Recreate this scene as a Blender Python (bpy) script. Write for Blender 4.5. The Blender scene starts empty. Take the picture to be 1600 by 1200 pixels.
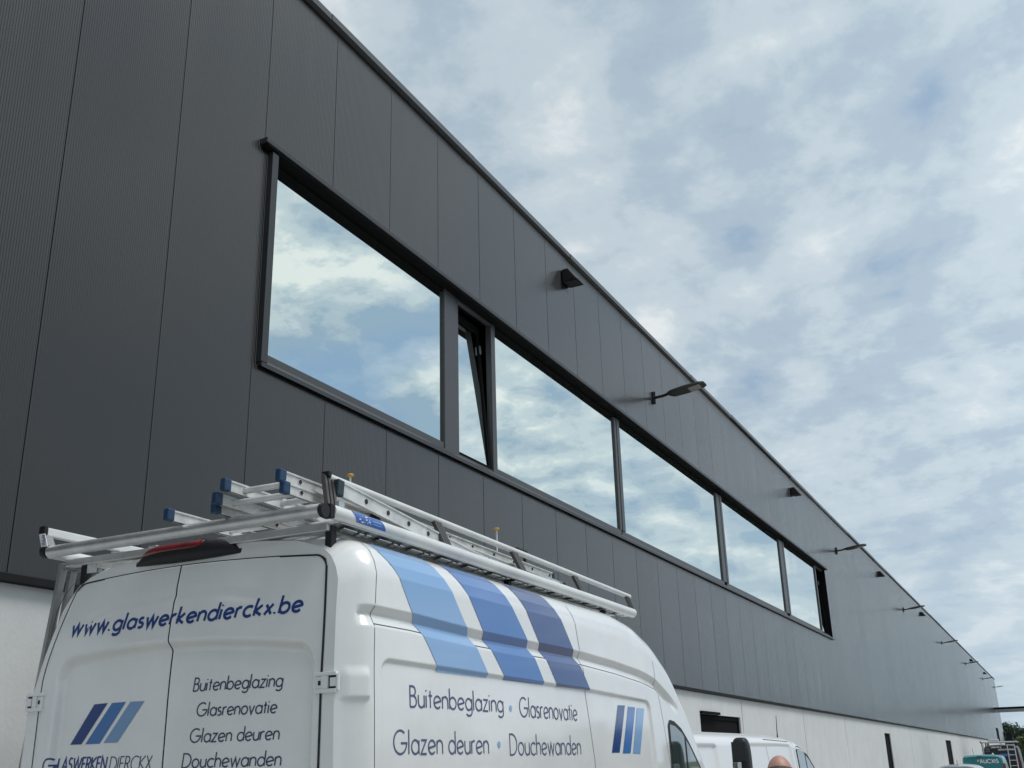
import bpy, math, random
import numpy as np
from mathutils import Matrix, Vector
random.seed(7)
R = math.radians
sc = bpy.context.scene
COL = sc.collection
CZ = 1.68            # eye height; all shapes below are given with z relative to the eye

# ------------------------------------------------------------------ camera
PITCH, ROLL, YAW, FPX = R(19.84650441), R(-1.61125325), R(64.29675574), 1643.605
cy, sy, cp, sp = math.cos(YAW), math.sin(YAW), math.cos(PITCH), math.sin(PITCH)
F = Vector((sy*cp, cy*cp, sp)); RT = Vector((cy, -sy, 0)); UP = RT.cross(F)
c_, s_ = math.cos(ROLL), math.sin(ROLL)
R2 = c_*RT + s_*UP; U2 = -s_*RT + c_*UP
cam = bpy.data.cameras.new('camera'); co = bpy.data.objects.new('camera', cam); COL.objects.link(co)
M4 = Matrix(((R2.x, U2.x, -F.x, 0), (R2.y, U2.y, -F.y, 0), (R2.z, U2.z, -F.z, CZ), (0, 0, 0, 1)))
co.matrix_world = M4
cam.sensor_width = 36; cam.lens = FPX/1600*36; cam.clip_end = 3000; cam.clip_start = 0.05
sc.camera = co

# ------------------------------------------------------------------ world, sun, exposure
SUN_EL, SUN_AZ = R(63), R(163)      # azimuth from +Y towards +X
w = bpy.data.worlds.new('World'); sc.world = w; w.use_nodes = True
nt = w.node_tree; nt.nodes.clear()
def N(t, **k):
    n = nt.nodes.new(t)
    for a, b in k.items(): setattr(n, a, b)
    return n
def L(a, b): nt.links.new(a, b)
out = N('ShaderNodeOutputWorld'); bg = N('ShaderNodeBackground'); bg.inputs['Strength'].default_value = 0.1
L(bg.outputs[0], out.inputs[0])
sky = N('ShaderNodeTexSky', sky_type='NISHITA', sun_disc=False)
sky.sun_elevation = SUN_EL; sky.sun_rotation = SUN_AZ; sky.air_density = 1.3; sky.dust_density = 2.0
tc = N('ShaderNodeTexCoord')
sep = N('ShaderNodeSeparateXYZ'); L(tc.outputs['Generated'], sep.inputs[0])
def math_(op, a, b=None, c=None):
    m = N('ShaderNodeMath', operation=op)
    for i, v in enumerate((a, b, c)):
        if v is None: continue
        if isinstance(v, (int, float)): m.inputs[i].default_value = v
        else: L(v, m.inputs[i])
    return m.outputs[0]
zc = math_('ADD', math_('MAXIMUM', sep.outputs[2], 0.0), 0.22)
px = math_('DIVIDE', sep.outputs[0], zc); py = math_('DIVIDE', sep.outputs[1], zc)
cmb = N('ShaderNodeCombineXYZ'); L(px, cmb.inputs[0]); L(py, cmb.inputs[1])
def noise(scale, det, rough, off, dist=0.0):
    mp = N('ShaderNodeMapping'); mp.inputs['Location'].default_value = off
    L(cmb.outputs[0], mp.inputs[0])
    n = N('ShaderNodeTexNoise'); n.inputs['Scale'].default_value = scale; n.inputs['Detail'].default_value = det
    n.inputs['Roughness'].default_value = rough; n.inputs['Distortion'].default_value = dist
    L(mp.outputs[0], n.inputs['Vector']); return n.outputs['Fac']
def ramp(fac, pts):
    r = N('ShaderNodeValToRGB'); r.color_ramp.interpolation = 'EASE'
    e = r.color_ramp.elements
    while len(e) < len(pts): e.new(0.5)
    for el, (p, c) in zip(e, pts): el.position = p; el.color = (*c, 1) if len(c) == 3 else c
    L(fac, r.inputs[0]); return r.outputs[0]
def mixc(f, a, b, mode='MIX'):
    m = N('ShaderNodeMix', data_type='RGBA', blend_type=mode)
    if isinstance(f, (int, float)): m.inputs[0].default_value = f
    else: L(f, m.inputs[0])
    for i, v in ((6, a), (7, b)):
        if isinstance(v, tuple): m.inputs[i].default_value = (*v, 1)
        else: L(v, m.inputs[i])
    return m.outputs[2]
big = noise(0.9, 3, 0.5, (3.1, 1.7, 0.4), 0.0)
mid = noise(2.15, 9, 0.55, (7.3, 2.2, 1.4), 0.1)
mid2 = noise(2.15, 9, 0.55, (7.3+0.045, 2.2-0.075, 1.4), 0.1)
fin = noise(5.5, 9, 0.62, (1.3, 9.2, 4.4), 0.2)
fin2 = noise(5.5, 9, 0.62, (1.3+0.03, 9.2-0.05, 4.4), 0.2)
# cloud brightness: broad tone plus the relief of lumps lit from the sun's side
rel = math_('ADD', math_('MULTIPLY', math_('SUBTRACT', mid2, mid), 1.7), math_('MULTIPLY', math_('SUBTRACT', fin2, fin), 0.62))
lum0 = math_('ADD', math_('ADD', math_('MULTIPLY', mid, 0.36), math_('MULTIPLY', big, 0.52)), math_('MULTIPLY', fin, 0.12))
lum0 = math_('ADD', lum0, rel)
back2 = N('ShaderNodeMapRange'); L(sep.outputs[1], back2.inputs[0]); back2.inputs[1].default_value = -0.15; back2.inputs[2].default_value = -0.5; back2.inputs[3].default_value = 0.66; back2.inputs[4].default_value = 1.7
lum = math_('ADD', math_('MULTIPLY', math_('SUBTRACT', lum0, 0.49), back2.outputs[0]), 0.50)
cloud = ramp(lum, [(0.28, (2.7, 3.75, 5.0)), (0.42, (3.75, 4.65, 5.5)), (0.53, (4.75, 5.6, 6.2)), (0.70, (6.9, 7.3, 7.45))])
# thin places where blue shows, more of them behind the viewer
back = N('ShaderNodeMapRange'); L(sep.outputs[1], back.inputs[0]); back.inputs[1].default_value = -0.28; back.inputs[2].default_value = -0.6; back.inputs[3].default_value = 0.0; back.inputs[4].default_value = 0.85
thin = math_('MULTIPLY', ramp(math_('ADD', math_('MULTIPLY', mid, 0.6), math_('MULTIPLY', big, 0.4)), [(0.41, (1, 1, 1)), (0.48, (0, 0, 0))]), back.outputs[0])
SB = N('ShaderNodeRGB'); SB.outputs[0].default_value = (1.9, 3.2, 5.2, 1)
blue = mixc(0.8, sky.outputs[0], SB.outputs[0])
col = mixc(thin, cloud, blue)
dotn = N('ShaderNodeVectorMath', operation='DOT_PRODUCT'); L(tc.outputs['Generated'], dotn.inputs[0])
dotn.inputs[1].default_value = (math.sin(SUN_AZ)*math.cos(SUN_EL), math.cos(SUN_AZ)*math.cos(SUN_EL), math.sin(SUN_EL))
glow = math_('ADD', math_('MULTIPLY', math_('POWER', math_('MAXIMUM', dotn.outputs['Value'], 0.0), 6.0), 0.35), 1.0)
gy = N('ShaderNodeMapRange'); L(sep.outputs[1], gy.inputs[0]); gy.inputs[1].default_value = 0.15; gy.inputs[2].default_value = -0.35; gy.inputs[3].default_value = 1.0; gy.inputs[4].default_value = 1.04
glow = math_('MULTIPLY', glow, gy.outputs[0])
# towards the horizon the cloud sheet evens out
hz = ramp(sep.outputs[2], [(0.0, (1, 1, 1)), (0.28, (0, 0, 0))])
hzf = math_('MULTIPLY', hz, 0.75)
col = mixc(hzf, col, (3.9, 4.9, 5.7))
dl = N('ShaderNodeVectorMath', operation='DOT_PRODUCT'); L(tc.outputs['Generated'], dl.inputs[0]); dl.inputs[1].default_value = (0.915, -0.35, 0.2)
glow = math_('MULTIPLY', glow, math_('ADD', math_('MULTIPLY', math_('POWER', math_('MAXIMUM', dl.outputs['Value'], 0.0), 6.0), 0.22), 1.0))
sc_ = N('ShaderNodeVectorMath', operation='SCALE'); L(col, sc_.inputs[0]); L(glow, sc_.inputs['Scale']); col = sc_.outputs[0]
# below the horizon: ground tone
low = ramp(math_('MULTIPLY', sep.outputs[2], -1.0), [(0.0, (0, 0, 0)), (0.02, (1, 1, 1))])
col = mixc(low, col, (1.2, 1.2, 1.15))
L(col, bg.inputs[0])

sl = bpy.data.lights.new('sun', 'SUN'); sl.energy = 2.2; sl.angle = R(24); sl.color = (1.0, 0.96, 0.9)
so = bpy.data.objects.new('sun', sl); COL.objects.link(so)
sd = Vector((math.sin(SUN_AZ)*math.cos(SUN_EL), math.cos(SUN_AZ)*math.cos(SUN_EL), math.sin(SUN_EL)))
so.rotation_euler = sd.to_track_quat('Z', 'Y').to_euler(); so.location = (0, -20, 40)
vs = sc.view_settings; vs.view_transform = 'Standard'; vs.look = 'None'; vs.exposure = 0.10; vs.gamma = 1; vs.use_curve_mapping = False
sc.cycles.max_bounces = 8

# ------------------------------------------------------------------ materials
MATS = {}
def mat(name, col, rough=0.5, metal=0.0, spec=0.5, coat=0.0, noise_amt=0.0, nscale=5.0, bump=0.0, bscale=60.0, col2=None, stretch=None, emit=None):
    if name in MATS: return MATS[name]
    m = bpy.data.materials.new(name); m.use_nodes = True; t = m.node_tree
    b = t.nodes['Principled BSDF']
    b.inputs['Base Color'].default_value = (*col, 1); b.inputs['Roughness'].default_value = rough
    b.inputs['Metallic'].default_value = metal; b.inputs['Specular IOR Level'].default_value = spec
    b.inputs['Coat Weight'].default_value = coat; b.inputs['Coat Roughness'].default_value = 0.06
    if emit: b.inputs['Emission Color'].default_value = (*emit, 1); b.inputs['Emission Strength'].default_value = 1
    tcn = t.nodes.new('ShaderNodeTexCoord'); mp = t.nodes.new('ShaderNodeMapping')
    t.links.new(tcn.outputs['Object'], mp.inputs[0])
    if stretch: mp.inputs['Scale'].default_value = stretch
    n = t.nodes.new('ShaderNodeTexNoise'); n.inputs['Scale'].default_value = nscale; n.inputs['Detail'].default_value = 6
    n.inputs['Roughness'].default_value = 0.6
    t.links.new(mp.outputs[0], n.inputs['Vector'])
    if noise_amt > 0:
        c2 = col2 or tuple(c*(1-noise_amt) for c in col)
        r = t.nodes.new('ShaderNodeValToRGB'); r.color_ramp.elements[0].position = 0.35; r.color_ramp.elements[1].position = 0.68
        r.color_ramp.elements[0].color = (*c2, 1); r.color_ramp.elements[1].color = (*col, 1)
        t.links.new(n.outputs['Fac'], r.inputs[0]); t.links.new(r.outputs[0], b.inputs['Base Color'])
        rr = t.nodes.new('ShaderNodeMapRange'); rr.inputs[3].default_value = rough*0.85; rr.inputs[4].default_value = min(1, rough*1.2)
        t.links.new(n.outputs['Fac'], rr.inputs[0]); t.links.new(rr.outputs[0], b.inputs['Roughness'])
    if bump > 0:
        n2 = t.nodes.new('ShaderNodeTexNoise'); n2.inputs['Scale'].default_value = bscale; n2.inputs['Detail'].default_value = 5
        t.links.new(mp.outputs[0], n2.inputs['Vector'])
        bp = t.nodes.new('ShaderNodeBump'); bp.inputs['Strength'].default_value = bump; bp.inputs['Distance'].default_value = 0.01
        t.links.new(n2.outputs['Fac'], bp.inputs['Height']); t.links.new(bp.outputs[0], b.inputs['Normal'])
    MATS[name] = m; return m
M_clad = mat('anthracite_cladding', (0.005, 0.006, 0.0075), 0.22, noise_amt=0.15, nscale=1.2, stretch=(1, 1, 0.25), spec=0.5)
_b = M_clad.node_tree.nodes['Principled BSDF']; _b.inputs['Coat Weight'].default_value = 1.0; _b.inputs['Coat Roughness'].default_value = 0.2; _b.inputs['Coat IOR'].default_value = 1.5; _b.inputs['Coat Tint'].default_value = (1, 0.965, 0.925, 1); _b.inputs['Specular Tint'].default_value = (1, 0.95, 0.90, 1)
_t = M_clad.node_tree; _tc = _t.nodes.new('ShaderNodeTexCoord'); _sp = _t.nodes.new('ShaderNodeSeparateXYZ'); _t.links.new(_tc.outputs['Object'], _sp.inputs[0])
_a = _t.nodes.new('ShaderNodeMath'); _a.operation = 'SUBTRACT'; _a.inputs[1].default_value = 0.19; _t.links.new(_sp.outputs[0], _a.inputs[0])
_f = _t.nodes.new('ShaderNodeMath'); _f.operation = 'FLOOR'; _t.links.new(_a.outputs[0], _f.inputs[0])
_w = _t.nodes.new('ShaderNodeTexWhiteNoise'); _w.noise_dimensions = '1D'; _t.links.new(_f.outputs[0], _w.inputs['W'])
_m = _t.nodes.new('ShaderNodeMapRange'); _m.inputs[3].default_value = 0.08; _m.inputs[4].default_value = 0.15; _t.links.new(_w.outputs['Value'], _m.inputs[0]); _mp = _t.nodes.new('ShaderNodeMapping'); _mp.inputs['Scale'].default_value = (5, 1, 0.22); _t.links.new(_tc.outputs['Object'], _mp.inputs[0])
_n = _t.nodes.new('ShaderNodeTexNoise'); _n.inputs['Scale'].default_value = 1.6; _n.inputs['Detail'].default_value = 6; _t.links.new(_mp.outputs[0], _n.inputs['Vector'])
_ma = _t.nodes.new('ShaderNodeMath'); _ma.operation = 'MULTIPLY_ADD'; _ma.inputs[1].default_value = 0.16; _t.links.new(_n.outputs['Fac'], _ma.inputs[0]); _t.links.new(_m.outputs[0], _ma.inputs[2])
_t.links.new(_ma.outputs[0], _b.inputs['Coat Roughness'])
M_trim = mat('anthracite_trim', (0.027, 0.029, 0.032), 0.4, noise_amt=0.12, nscale=3)
M_blk = mat('black_gap', (0.006, 0.006, 0.007), 0.7)
M_soff = mat('reveal_shade_black', (0.006, 0.006, 0.0065), 0.9, spec=0.1)  # soffit shade put into the colour; doors and sashes share this black
M_frame = mat('window_frame_grey', (0.055, 0.058, 0.061), 0.4, noise_amt=0.1, nscale=4)
M_cop = mat('coping_metal', (0.075, 0.078, 0.082), 0.35, noise_amt=0.12, nscale=2)
M_dtrim = mat('black_drip_trim', (0.010, 0.011, 0.012), 0.7, spec=0.2)
M_conc = mat('pale_concrete', (0.61, 0.625, 0.625), 0.85, noise_amt=0.09, nscale=2.2, bump=0.15, bscale=40, stretch=(1, 1, 0.8))
M_asph = mat('pale_bounce_paving', (0.36, 0.355, 0.34), 0.9, noise_amt=0.3, nscale=0.8, bump=0.3, bscale=90)  # unseen ground, tone raised to bounce light onto the van
M_grass = mat('grass', (0.06, 0.10, 0.03), 0.95, noise_amt=0.4, nscale=0.2)
M_white = mat('white_van_paint', (0.78, 0.79, 0.79), 0.24, coat=1.0, noise_amt=0.05, nscale=1.8, col2=(0.70, 0.71, 0.705))
M_white2 = mat('white_van_paint_plain', (0.72, 0.73, 0.74), 0.3, coat=0.5)
M_gap = mat('panel_gap_dark', (0.015, 0.016, 0.018), 0.7)
M_gapl = mat('panel_gap_soft', (0.05, 0.055, 0.06), 0.7)
M_b1 = mat('blue_pale_film', (0.21, 0.38, 0.64), 0.10, coat=0.5)
M_b2 = mat('blue_mid_film', (0.055, 0.17, 0.45), 0.10, coat=0.5)
M_b3 = mat('blue_dark_film', (0.022, 0.062, 0.22), 0.10, coat=0.5)
M_navy = mat('navy_lettering', (0.012, 0.045, 0.19), 0.4)
M_slate = mat('slate_lettering', (0.03, 0.045, 0.10), 0.4)
M_slate2 = mat('slate_blue_lettering', (0.06, 0.08, 0.17), 0.4)
M_gb = mat('rear_logo_mid', (0.05, 0.16, 0.40), 0.4)
M_gc = mat('rear_logo_pale', (0.17, 0.30, 0.50), 0.4)
M_alu = mat('aluminium', (0.66, 0.67, 0.67), 0.38, metal=0.85, noise_amt=0.2, nscale=9, bump=0.05)
M_aluw = mat('aluminium_worn_ladder', (0.74, 0.75, 0.74), 0.5, metal=0.35, noise_amt=0.28, nscale=12)
M_alud = mat('aluminium_dull', (0.36, 0.37, 0.38), 0.45, metal=0.7, noise_amt=0.3, nscale=7)
M_wtube = mat('white_coated_tube', (0.68, 0.70, 0.70), 0.35, coat=0.3, noise_amt=0.12, nscale=6)
M_bcap = mat('blue_plastic_cap', (0.010, 0.052, 0.125), 0.45, noise_amt=0.35, nscale=30)
M_tcap = mat('dark_teal_cap', (0.010, 0.028, 0.040), 0.45)
M_bpl = mat('black_plastic', (0.010, 0.010, 0.012), 0.5, spec=0.35)
M_bpr = mat('black_rough_plastic', (0.02, 0.021, 0.023), 0.6)
M_post = mat('dark_bronze_profile', (0.085, 0.08, 0.076), 0.45, metal=0.4)
M_yel = mat('yellow_plastic', (0.62, 0.36, 0.04), 0.45)
M_red = mat('red_lens', (0.17, 0.006, 0.012), 0.15, coat=0.6)
M_rub = mat('tyre_rubber', (0.02, 0.02, 0.02), 0.85)
M_stick = mat('white_sticker', (0.72, 0.72, 0.74), 0.5)
M_stblue = mat('blue_sticker', (0.04, 0.13, 0.42), 0.4)
M_teal = mat('teal_paint', (0.005, 0.19, 0.21), 0.3, coat=0.5)
M_dark = mat('black_blue_paint', (0.006, 0.007, 0.010), 0.3, coat=0.15)
M_silv = mat('silver_paint', (0.45, 0.46, 0.47), 0.3, metal=0.5, coat=0.5)
M_lens = mat('led_lens', (0.22, 0.21, 0.19), 0.35)
M_skin = mat('skin', (0.44, 0.26, 0.205), 0.5, noise_amt=0.3, nscale=14, col2=(0.38, 0.165, 0.125))
M_hair = mat('grey_hair', (0.16, 0.125, 0.105), 0.9, noise_amt=0.5, nscale=90)
M_shirt = mat('dark_work_shirt', (0.03, 0.04, 0.06), 0.9)
M_trou = mat('dark_trousers', (0.02, 0.022, 0.026), 0.9)
M_shoe = mat('black_shoes', (0.012, 0.012, 0.012), 0.5)
M_bark = mat('bark', (0.06, 0.045, 0.035), 0.9)
M_gleaf = mat('leaf_dark_hazy', (0.048, 0.078, 0.045), 0.8, noise_amt=0.5, nscale=0.5)  # leaf colour lightened to carry the distance haze
M_gleaf2 = mat('leaf_light', (0.095, 0.125, 0.045), 0.8, noise_amt=0.5, nscale=0.6)
def glassmat(name, tint, rough, metal, base=(0.02, 0.03, 0.03)):
    m = bpy.data.materials.new(name); m.use_nodes = True; t = m.node_tree
    b = t.nodes['Principled BSDF']; b.inputs['Base Color'].default_value = (*tint, 1)
    b.inputs['Metallic'].default_value = metal; b.inputs['Roughness'].default_value = rough
    n = t.nodes.new('ShaderNodeTexNoise'); n.inputs['Scale'].default_value = 0.55; n.inputs['Detail'].default_value = 1
    tcn = t.nodes.new('ShaderNodeTexCoord'); t.links.new(tcn.outputs['Object'], n.inputs['Vector'])
    bp = t.nodes.new('ShaderNodeBump'); bp.inputs['Strength'].default_value = 0.25; bp.inputs['Distance'].default_value = 0.02
    t.links.new(n.outputs['Fac'], bp.inputs['Height']); t.links.new(bp.outputs[0], b.inputs['Normal'])
    return m
M_mirror = glassmat('solar_coated_glass', (0.77, 0.82, 0.775), 0.004, 1.0)
M_cglass = mat('car_glass', (0.03, 0.05, 0.05), 0.03, spec=0.9, coat=1.0)
M_mglass = mat('mirror_glass', (0.6, 0.62, 0.62), 0.03, metal=1.0)

# ------------------------------------------------------------------ helpers
def link(o, parent=None):
    COL.objects.link(o)
    if parent is not None: o.parent = parent
    return o
def tag(o, label=None, cat=None, group=None, kind=None):
    if label: o['label'] = label
    if cat: o['category'] = cat
    if group: o['group'] = group
    if kind: o['kind'] = kind
    return o
def empty(name, loc=(0, 0, 0), label=None, cat=None, group=None, parent=None, rz=0.0):
    o = bpy.data.objects.new(name, None); o.location = loc; o.rotation_euler = (0, 0, rz); o.empty_display_size = 0.2
    link(o, parent); return tag(o, label, cat, group)
def parent_keep(o, p):
    o.parent = p; o.matrix_parent_inverse = Matrix.Translation(Vector(p.location)).inverted() if p.parent is None else Matrix.Identity(4)
class MB:
    """collects shapes, links them as ONE mesh; z is relative to the eye unless raw"""
    def __init__(s): s.v = []; s.f = []; s.m = []; s.sm = []
    def add(s, V, Fc, mi=0, smooth=False):
        b = len(s.v); s.v += [tuple(p) for p in V]; s.f += [tuple(i+b for i in f) for f in Fc]
        s.m += [mi]*len(Fc); s.sm += [smooth]*len(Fc); return s
    def box(s, a, b, mi=0):
        (x0, y0, z0), (x1, y1, z1) = a, b
        V = [(x0, y0, z0), (x1, y0, z0), (x1, y1, z0), (x0, y1, z0), (x0, y0, z1), (x1, y0, z1), (x1, y1, z1), (x0, y1, z1)]
        return s.add(V, [(0, 3, 2, 1), (4, 5, 6, 7), (0, 1, 5, 4), (1, 2, 6, 5), (2, 3, 7, 6), (3, 0, 4, 7)], mi)
    def hexa(s, V, mi=0):
        return s.add(V, [(0, 3, 2, 1), (4, 5, 6, 7), (0, 1, 5, 4), (1, 2, 6, 5), (2, 3, 7, 6), (3, 0, 4, 7)], mi)
    def beam(s, a, b, w_, h_, mi=0, up=(0, 0, 1)):
        a = Vector(a); b = Vector(b); d = (b-a).normalized(); u = Vector(up); sd_ = d.cross(u).normalized(); u = sd_.cross(d)
        V = []
        for p in (a, b):
            for i, j in ((-1, -1), (1, -1), (1, 1), (-1, 1)): V.append(p + sd_*(i*w_/2) + u*(j*h_/2))
        return s.add(V, [(0, 1, 2, 3), (4, 7, 6, 5), (0, 4, 5, 1), (1, 5, 6, 2), (2, 6, 7, 3), (3, 7, 4, 0)], mi)
    def tube(s, pts, r, n=14, mi=0, caps=True):
        pts = [Vector(p) for p in pts]; rs = r if isinstance(r, (list, tuple)) else [r]*len(pts)
        V = []; Fc = []; prev = None
        for i, p in enumerate(pts):
            d = (pts[min(i+1, len(pts)-1)] - pts[max(i-1, 0)]).normalized()
            ref = prev if prev is not None else (Vector((0, 0, 1)) if abs(d.z) < 0.9 else Vector((1, 0, 0)))
            a = d.cross(ref).normalized(); u = a.cross(d).normalized(); prev = u
            for k in range(n):
                t = 2*math.pi*k/n; V.append(p + a*(rs[i]*math.cos(t)) + u*(rs[i]*math.sin(t)))
        for i in range(len(pts)-1):
            for k in range(n):
                k2 = (k+1) % n; Fc.append((i*n+k, i*n+k2, (i+1)*n+k2, (i+1)*n+k))
        s.add(V, Fc, mi, True)
        if caps:
            s.add(V[:n], [tuple(reversed(range(n)))], mi); s.add(V[-n:], [tuple(range(n))], mi)
        return s
    def build(s, name, mats, parent=None, bevel=0, raw=False, origin=None):
        me = bpy.data.meshes.new(name); V = np.array(s.v, dtype=float)
        if not raw: V[:, 2] += CZ
        if origin is not None: V -= np.array(origin)
        me.from_pydata(V.tolist(), [], s.f)
        for m_ in (mats if isinstance(mats, (list, tuple)) else [mats]): me.materials.append(m_)
        me.polygons.foreach_set('material_index', s.m); me.polygons.foreach_set('use_smooth', s.sm); me.update()
        o = bpy.data.objects.new(name, me)
        if origin is not None and parent is None: o.location = origin
        link(o, parent)
        if bevel:
            md = o.modifiers.new('bevel', 'BEVEL'); md.width = bevel; md.segments = 2; md.limit_method = 'ANGLE'; md.harden_normals = False
        return o
def gridmesh(name, V, m_, parent=None, smooth=True, skirt=None, keep=None, raw=False, flip=False):
    V = np.array(V, dtype=float); nu, nv = V.shape[:2]
    if not raw: V[..., 2] += CZ
    idx = np.arange(nu*nv).reshape(nu, nv)
    Q = np.stack([idx[:-1, :-1], idx[1:, :-1], idx[1:, 1:], idx[:-1, 1:]], -1).reshape(-1, 4)
    if flip: Q = Q[:, ::-1]
    if keep is not None: Q = Q[keep.reshape(-1)]
    vv = V.reshape(-1, 3)
    if skirt is not None:     # fold the rim of the sheet in by a vector so it has an edge
        rim = np.concatenate([idx[:, 0], idx[-1, 1:], idx[-2::-1, -1], idx[0, -2:0:-1]])
        b = len(vv); vv = np.concatenate([vv, vv[rim]+np.array(skirt)]); n = len(rim)
        S = np.stack([rim, np.roll(rim, -1), b+(np.arange(n)+1) % n, b+np.arange(n)], -1); Q = np.concatenate([Q, S])
    me = bpy.data.meshes.new(name); me.vertices.add(len(vv)); me.vertices.foreach_set('co', vv.astype('f').ravel())
    me.loops.add(Q.size); me.loops.foreach_set('vertex_index', Q.astype('i').ravel())
    me.polygons.add(len(Q)); me.polygons.foreach_set('loop_start', (np.arange(len(Q))*4).astype('i'))
    me.polygons.foreach_set('use_smooth', np.full(len(Q), smooth)); me.update(calc_edges=True); me.validate()
    me.materials.append(m_)
    o = bpy.data.objects.new(name, me); return link(o, parent)
def sst(t): t = np.clip(t, 0, 1); return t*t*(3-2*t)

# ------------------------------------------------------------------ stroke lettering
def A(cx, cy_, rx, ry, a0, a1, n=16):
    return [(cx+rx*math.cos(R(a0+(a1-a0)*i/n)), cy_+ry*math.sin(R(a0+(a1-a0)*i/n))) for i in range(n+1)]
X = 0.6
def bowl(cx=0.27): return A(cx, X/2, 0.27, X/2, 0, 360, 24)
G = {
 'a': ([bowl(), [(0.54, X), (0.54, 0)]], 0.54), 'b': ([[(0, 1.05), (0, 0)], bowl()], 0.54),
 'c': ([A(0.29, X/2, 0.29, X/2, 48, 312)], 0.47), 'd': ([bowl(), [(0.54, 1.05), (0.54, 0)]], 0.54),
 'e': ([[(0.02, 0.25), (0.52, 0.36)] + A(0.27, X/2, 0.27, X/2, 15, 318)[0:]], 0.52),
 'g': ([bowl(), [(0.54, X), (0.54, -0.1)] + A(0.28, -0.1, 0.26, 0.2, 0, -150, 10)], 0.54),
 'h': ([[(0, 1.05), (0, 0)], A(0.22, 0.36, 0.22, 0.24, 180, 0, 12) + [(0.44, 0)]], 0.44),
 'i': ([[(0, X), (0, 0)], [(0, 0.80), (0, 0.88)]], 0.0), 'l': ([[(0, 1.05), (0, 0)]], 0.0),
 'k': ([[(0, 1.05), (0, 0)], [(0.38, X), (0.02, 0.27), (0.42, 0)]], 0.42),
 'n': ([[(0, X), (0, 0)], A(0.22, 0.36, 0.22, 0.24, 180, 0, 12) + [(0.44, 0)]], 0.44),
 'o': ([bowl()], 0.54), 'r': ([[(0, X), (0, 0)], A(0.2, 0.36, 0.2, 0.24, 180, 65, 8)], 0.27),
 's': ([A(0.16, 0.455, 0.14, 0.145, 40, 250, 10) + A(0.16, 0.155, 0.16, 0.155, 75, -140, 10)], 0.32),
 't': ([[(0.12, 0.85), (0.12, 0)], [(0, X), (0.26, X)]], 0.26),
 'u': ([[(0, X)] + A(0.22, 0.24, 0.22, 0.24, 180, 360, 12) + [(0.44, X)], [(0.44, 0.3), (0.44, 0)]], 0.44),
 'v': ([[(0, X), (0.22, 0), (0.44, X)]], 0.44), 'w': ([[(0, X), (0.18, 0), (0.36, X), (0.54, 0), (0.72, X)]], 0.72),
 'x': ([[(0, X), (0.40, 0)], [(0.40, X), (0, 0)]], 0.40), 'z': ([[(0.02, X), (0.40, X), (0, 0), (0.42, 0)]], 0.42),
 '.': ([[(0, 0.0), (0, 0.10)]], 0.02),
 'A': ([[(0, 0), (0.33, 1), (0.66, 0)], [(0.12, 0.33), (0.54, 0.33)]], 0.66),
 'B': ([[(0, 0), (0, 1), (0.2, 1)] + A(0.2, 0.77, 0.2, 0.23, 90, -90, 10) + [(0, 0.54)], [(0.2, 0.54)] + A(0.22, 0.27, 0.24, 0.27, 90, -90, 12) + [(0, 0)]], 0.46),
 'C': ([A(0.46, 0.5, 0.46, 0.5, 50, 310, 20)], 0.74),
 'D': ([[(0, 0), (0, 1), (0.2, 1)] + A(0.2, 0.5, 0.48, 0.5, 90, -90, 18) + [(0, 0)]], 0.68),
 'E': ([[(0.4, 1), (0, 1), (0, 0), (0.4, 0)], [(0, 0.52), (0.36, 0.52)]], 0.4),
 'F': ([[(0.4, 1), (0, 1), (0, 0)], [(0, 0.52), (0.36, 0.52)]], 0.38),
 'G': ([A(0.46, 0.5, 0.46, 0.5, 50, 348, 22) + [(0.92, 0.46), (0.5, 0.46)]], 0.92),
 'I': ([[(0, 1), (0, 0)]], 0.0), 'K': ([[(0, 1), (0, 0)], [(0.5, 1), (0.02, 0.5), (0.54, 0)]], 0.52),
 'L': ([[(0, 1), (0, 0), (0.38, 0)]], 0.38), 'N': ([[(0, 0), (0, 1), (0.6, 0), (0.6, 1)]], 0.6), 'M': ([[(0, 0), (0.06, 1), (0.36, 0.2), (0.66, 1), (0.72, 0)]], 0.72),
 'R': ([[(0, 0), (0, 1), (0.2, 1)] + A(0.2, 0.75, 0.22, 0.25, 90, -90, 10) + [(0, 0.5)], [(0.2, 0.5), (0.46, 0)]], 0.46),
 'S': ([A(0.23, 0.76, 0.2, 0.24, 40, 250, 12) + A(0.23, 0.26, 0.23, 0.26, 75, -140, 12)], 0.46),
 'T': ([[(0.27, 1), (0.27, 0)], [(0, 1), (0.54, 1)]], 0.54), 'U': ([[(0, 1)] + A(0.28, 0.28, 0.28, 0.28, 180, 360, 14) + [(0.56, 1)]], 0.56),
 'V': ([[(0, 1), (0.32, 0), (0.64, 1)]], 0.64), 'W': ([[(0, 1), (0.24, 0), (0.48, 1), (0.72, 0), (0.96, 1)]], 0.96),
 'X': ([[(0, 1), (0.52, 0)], [(0.52, 1), (0, 0)]], 0.52),
 '&': ([[(0.6, 0), (0.14, 0.66)] + A(0.26, 0.78, 0.15, 0.2, 200, -60, 12) + A(0.24, 0.26, 0.22, 0.26, 110, 290, 12) + [(0.58, 0.42)]], 0.6),
}
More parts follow.
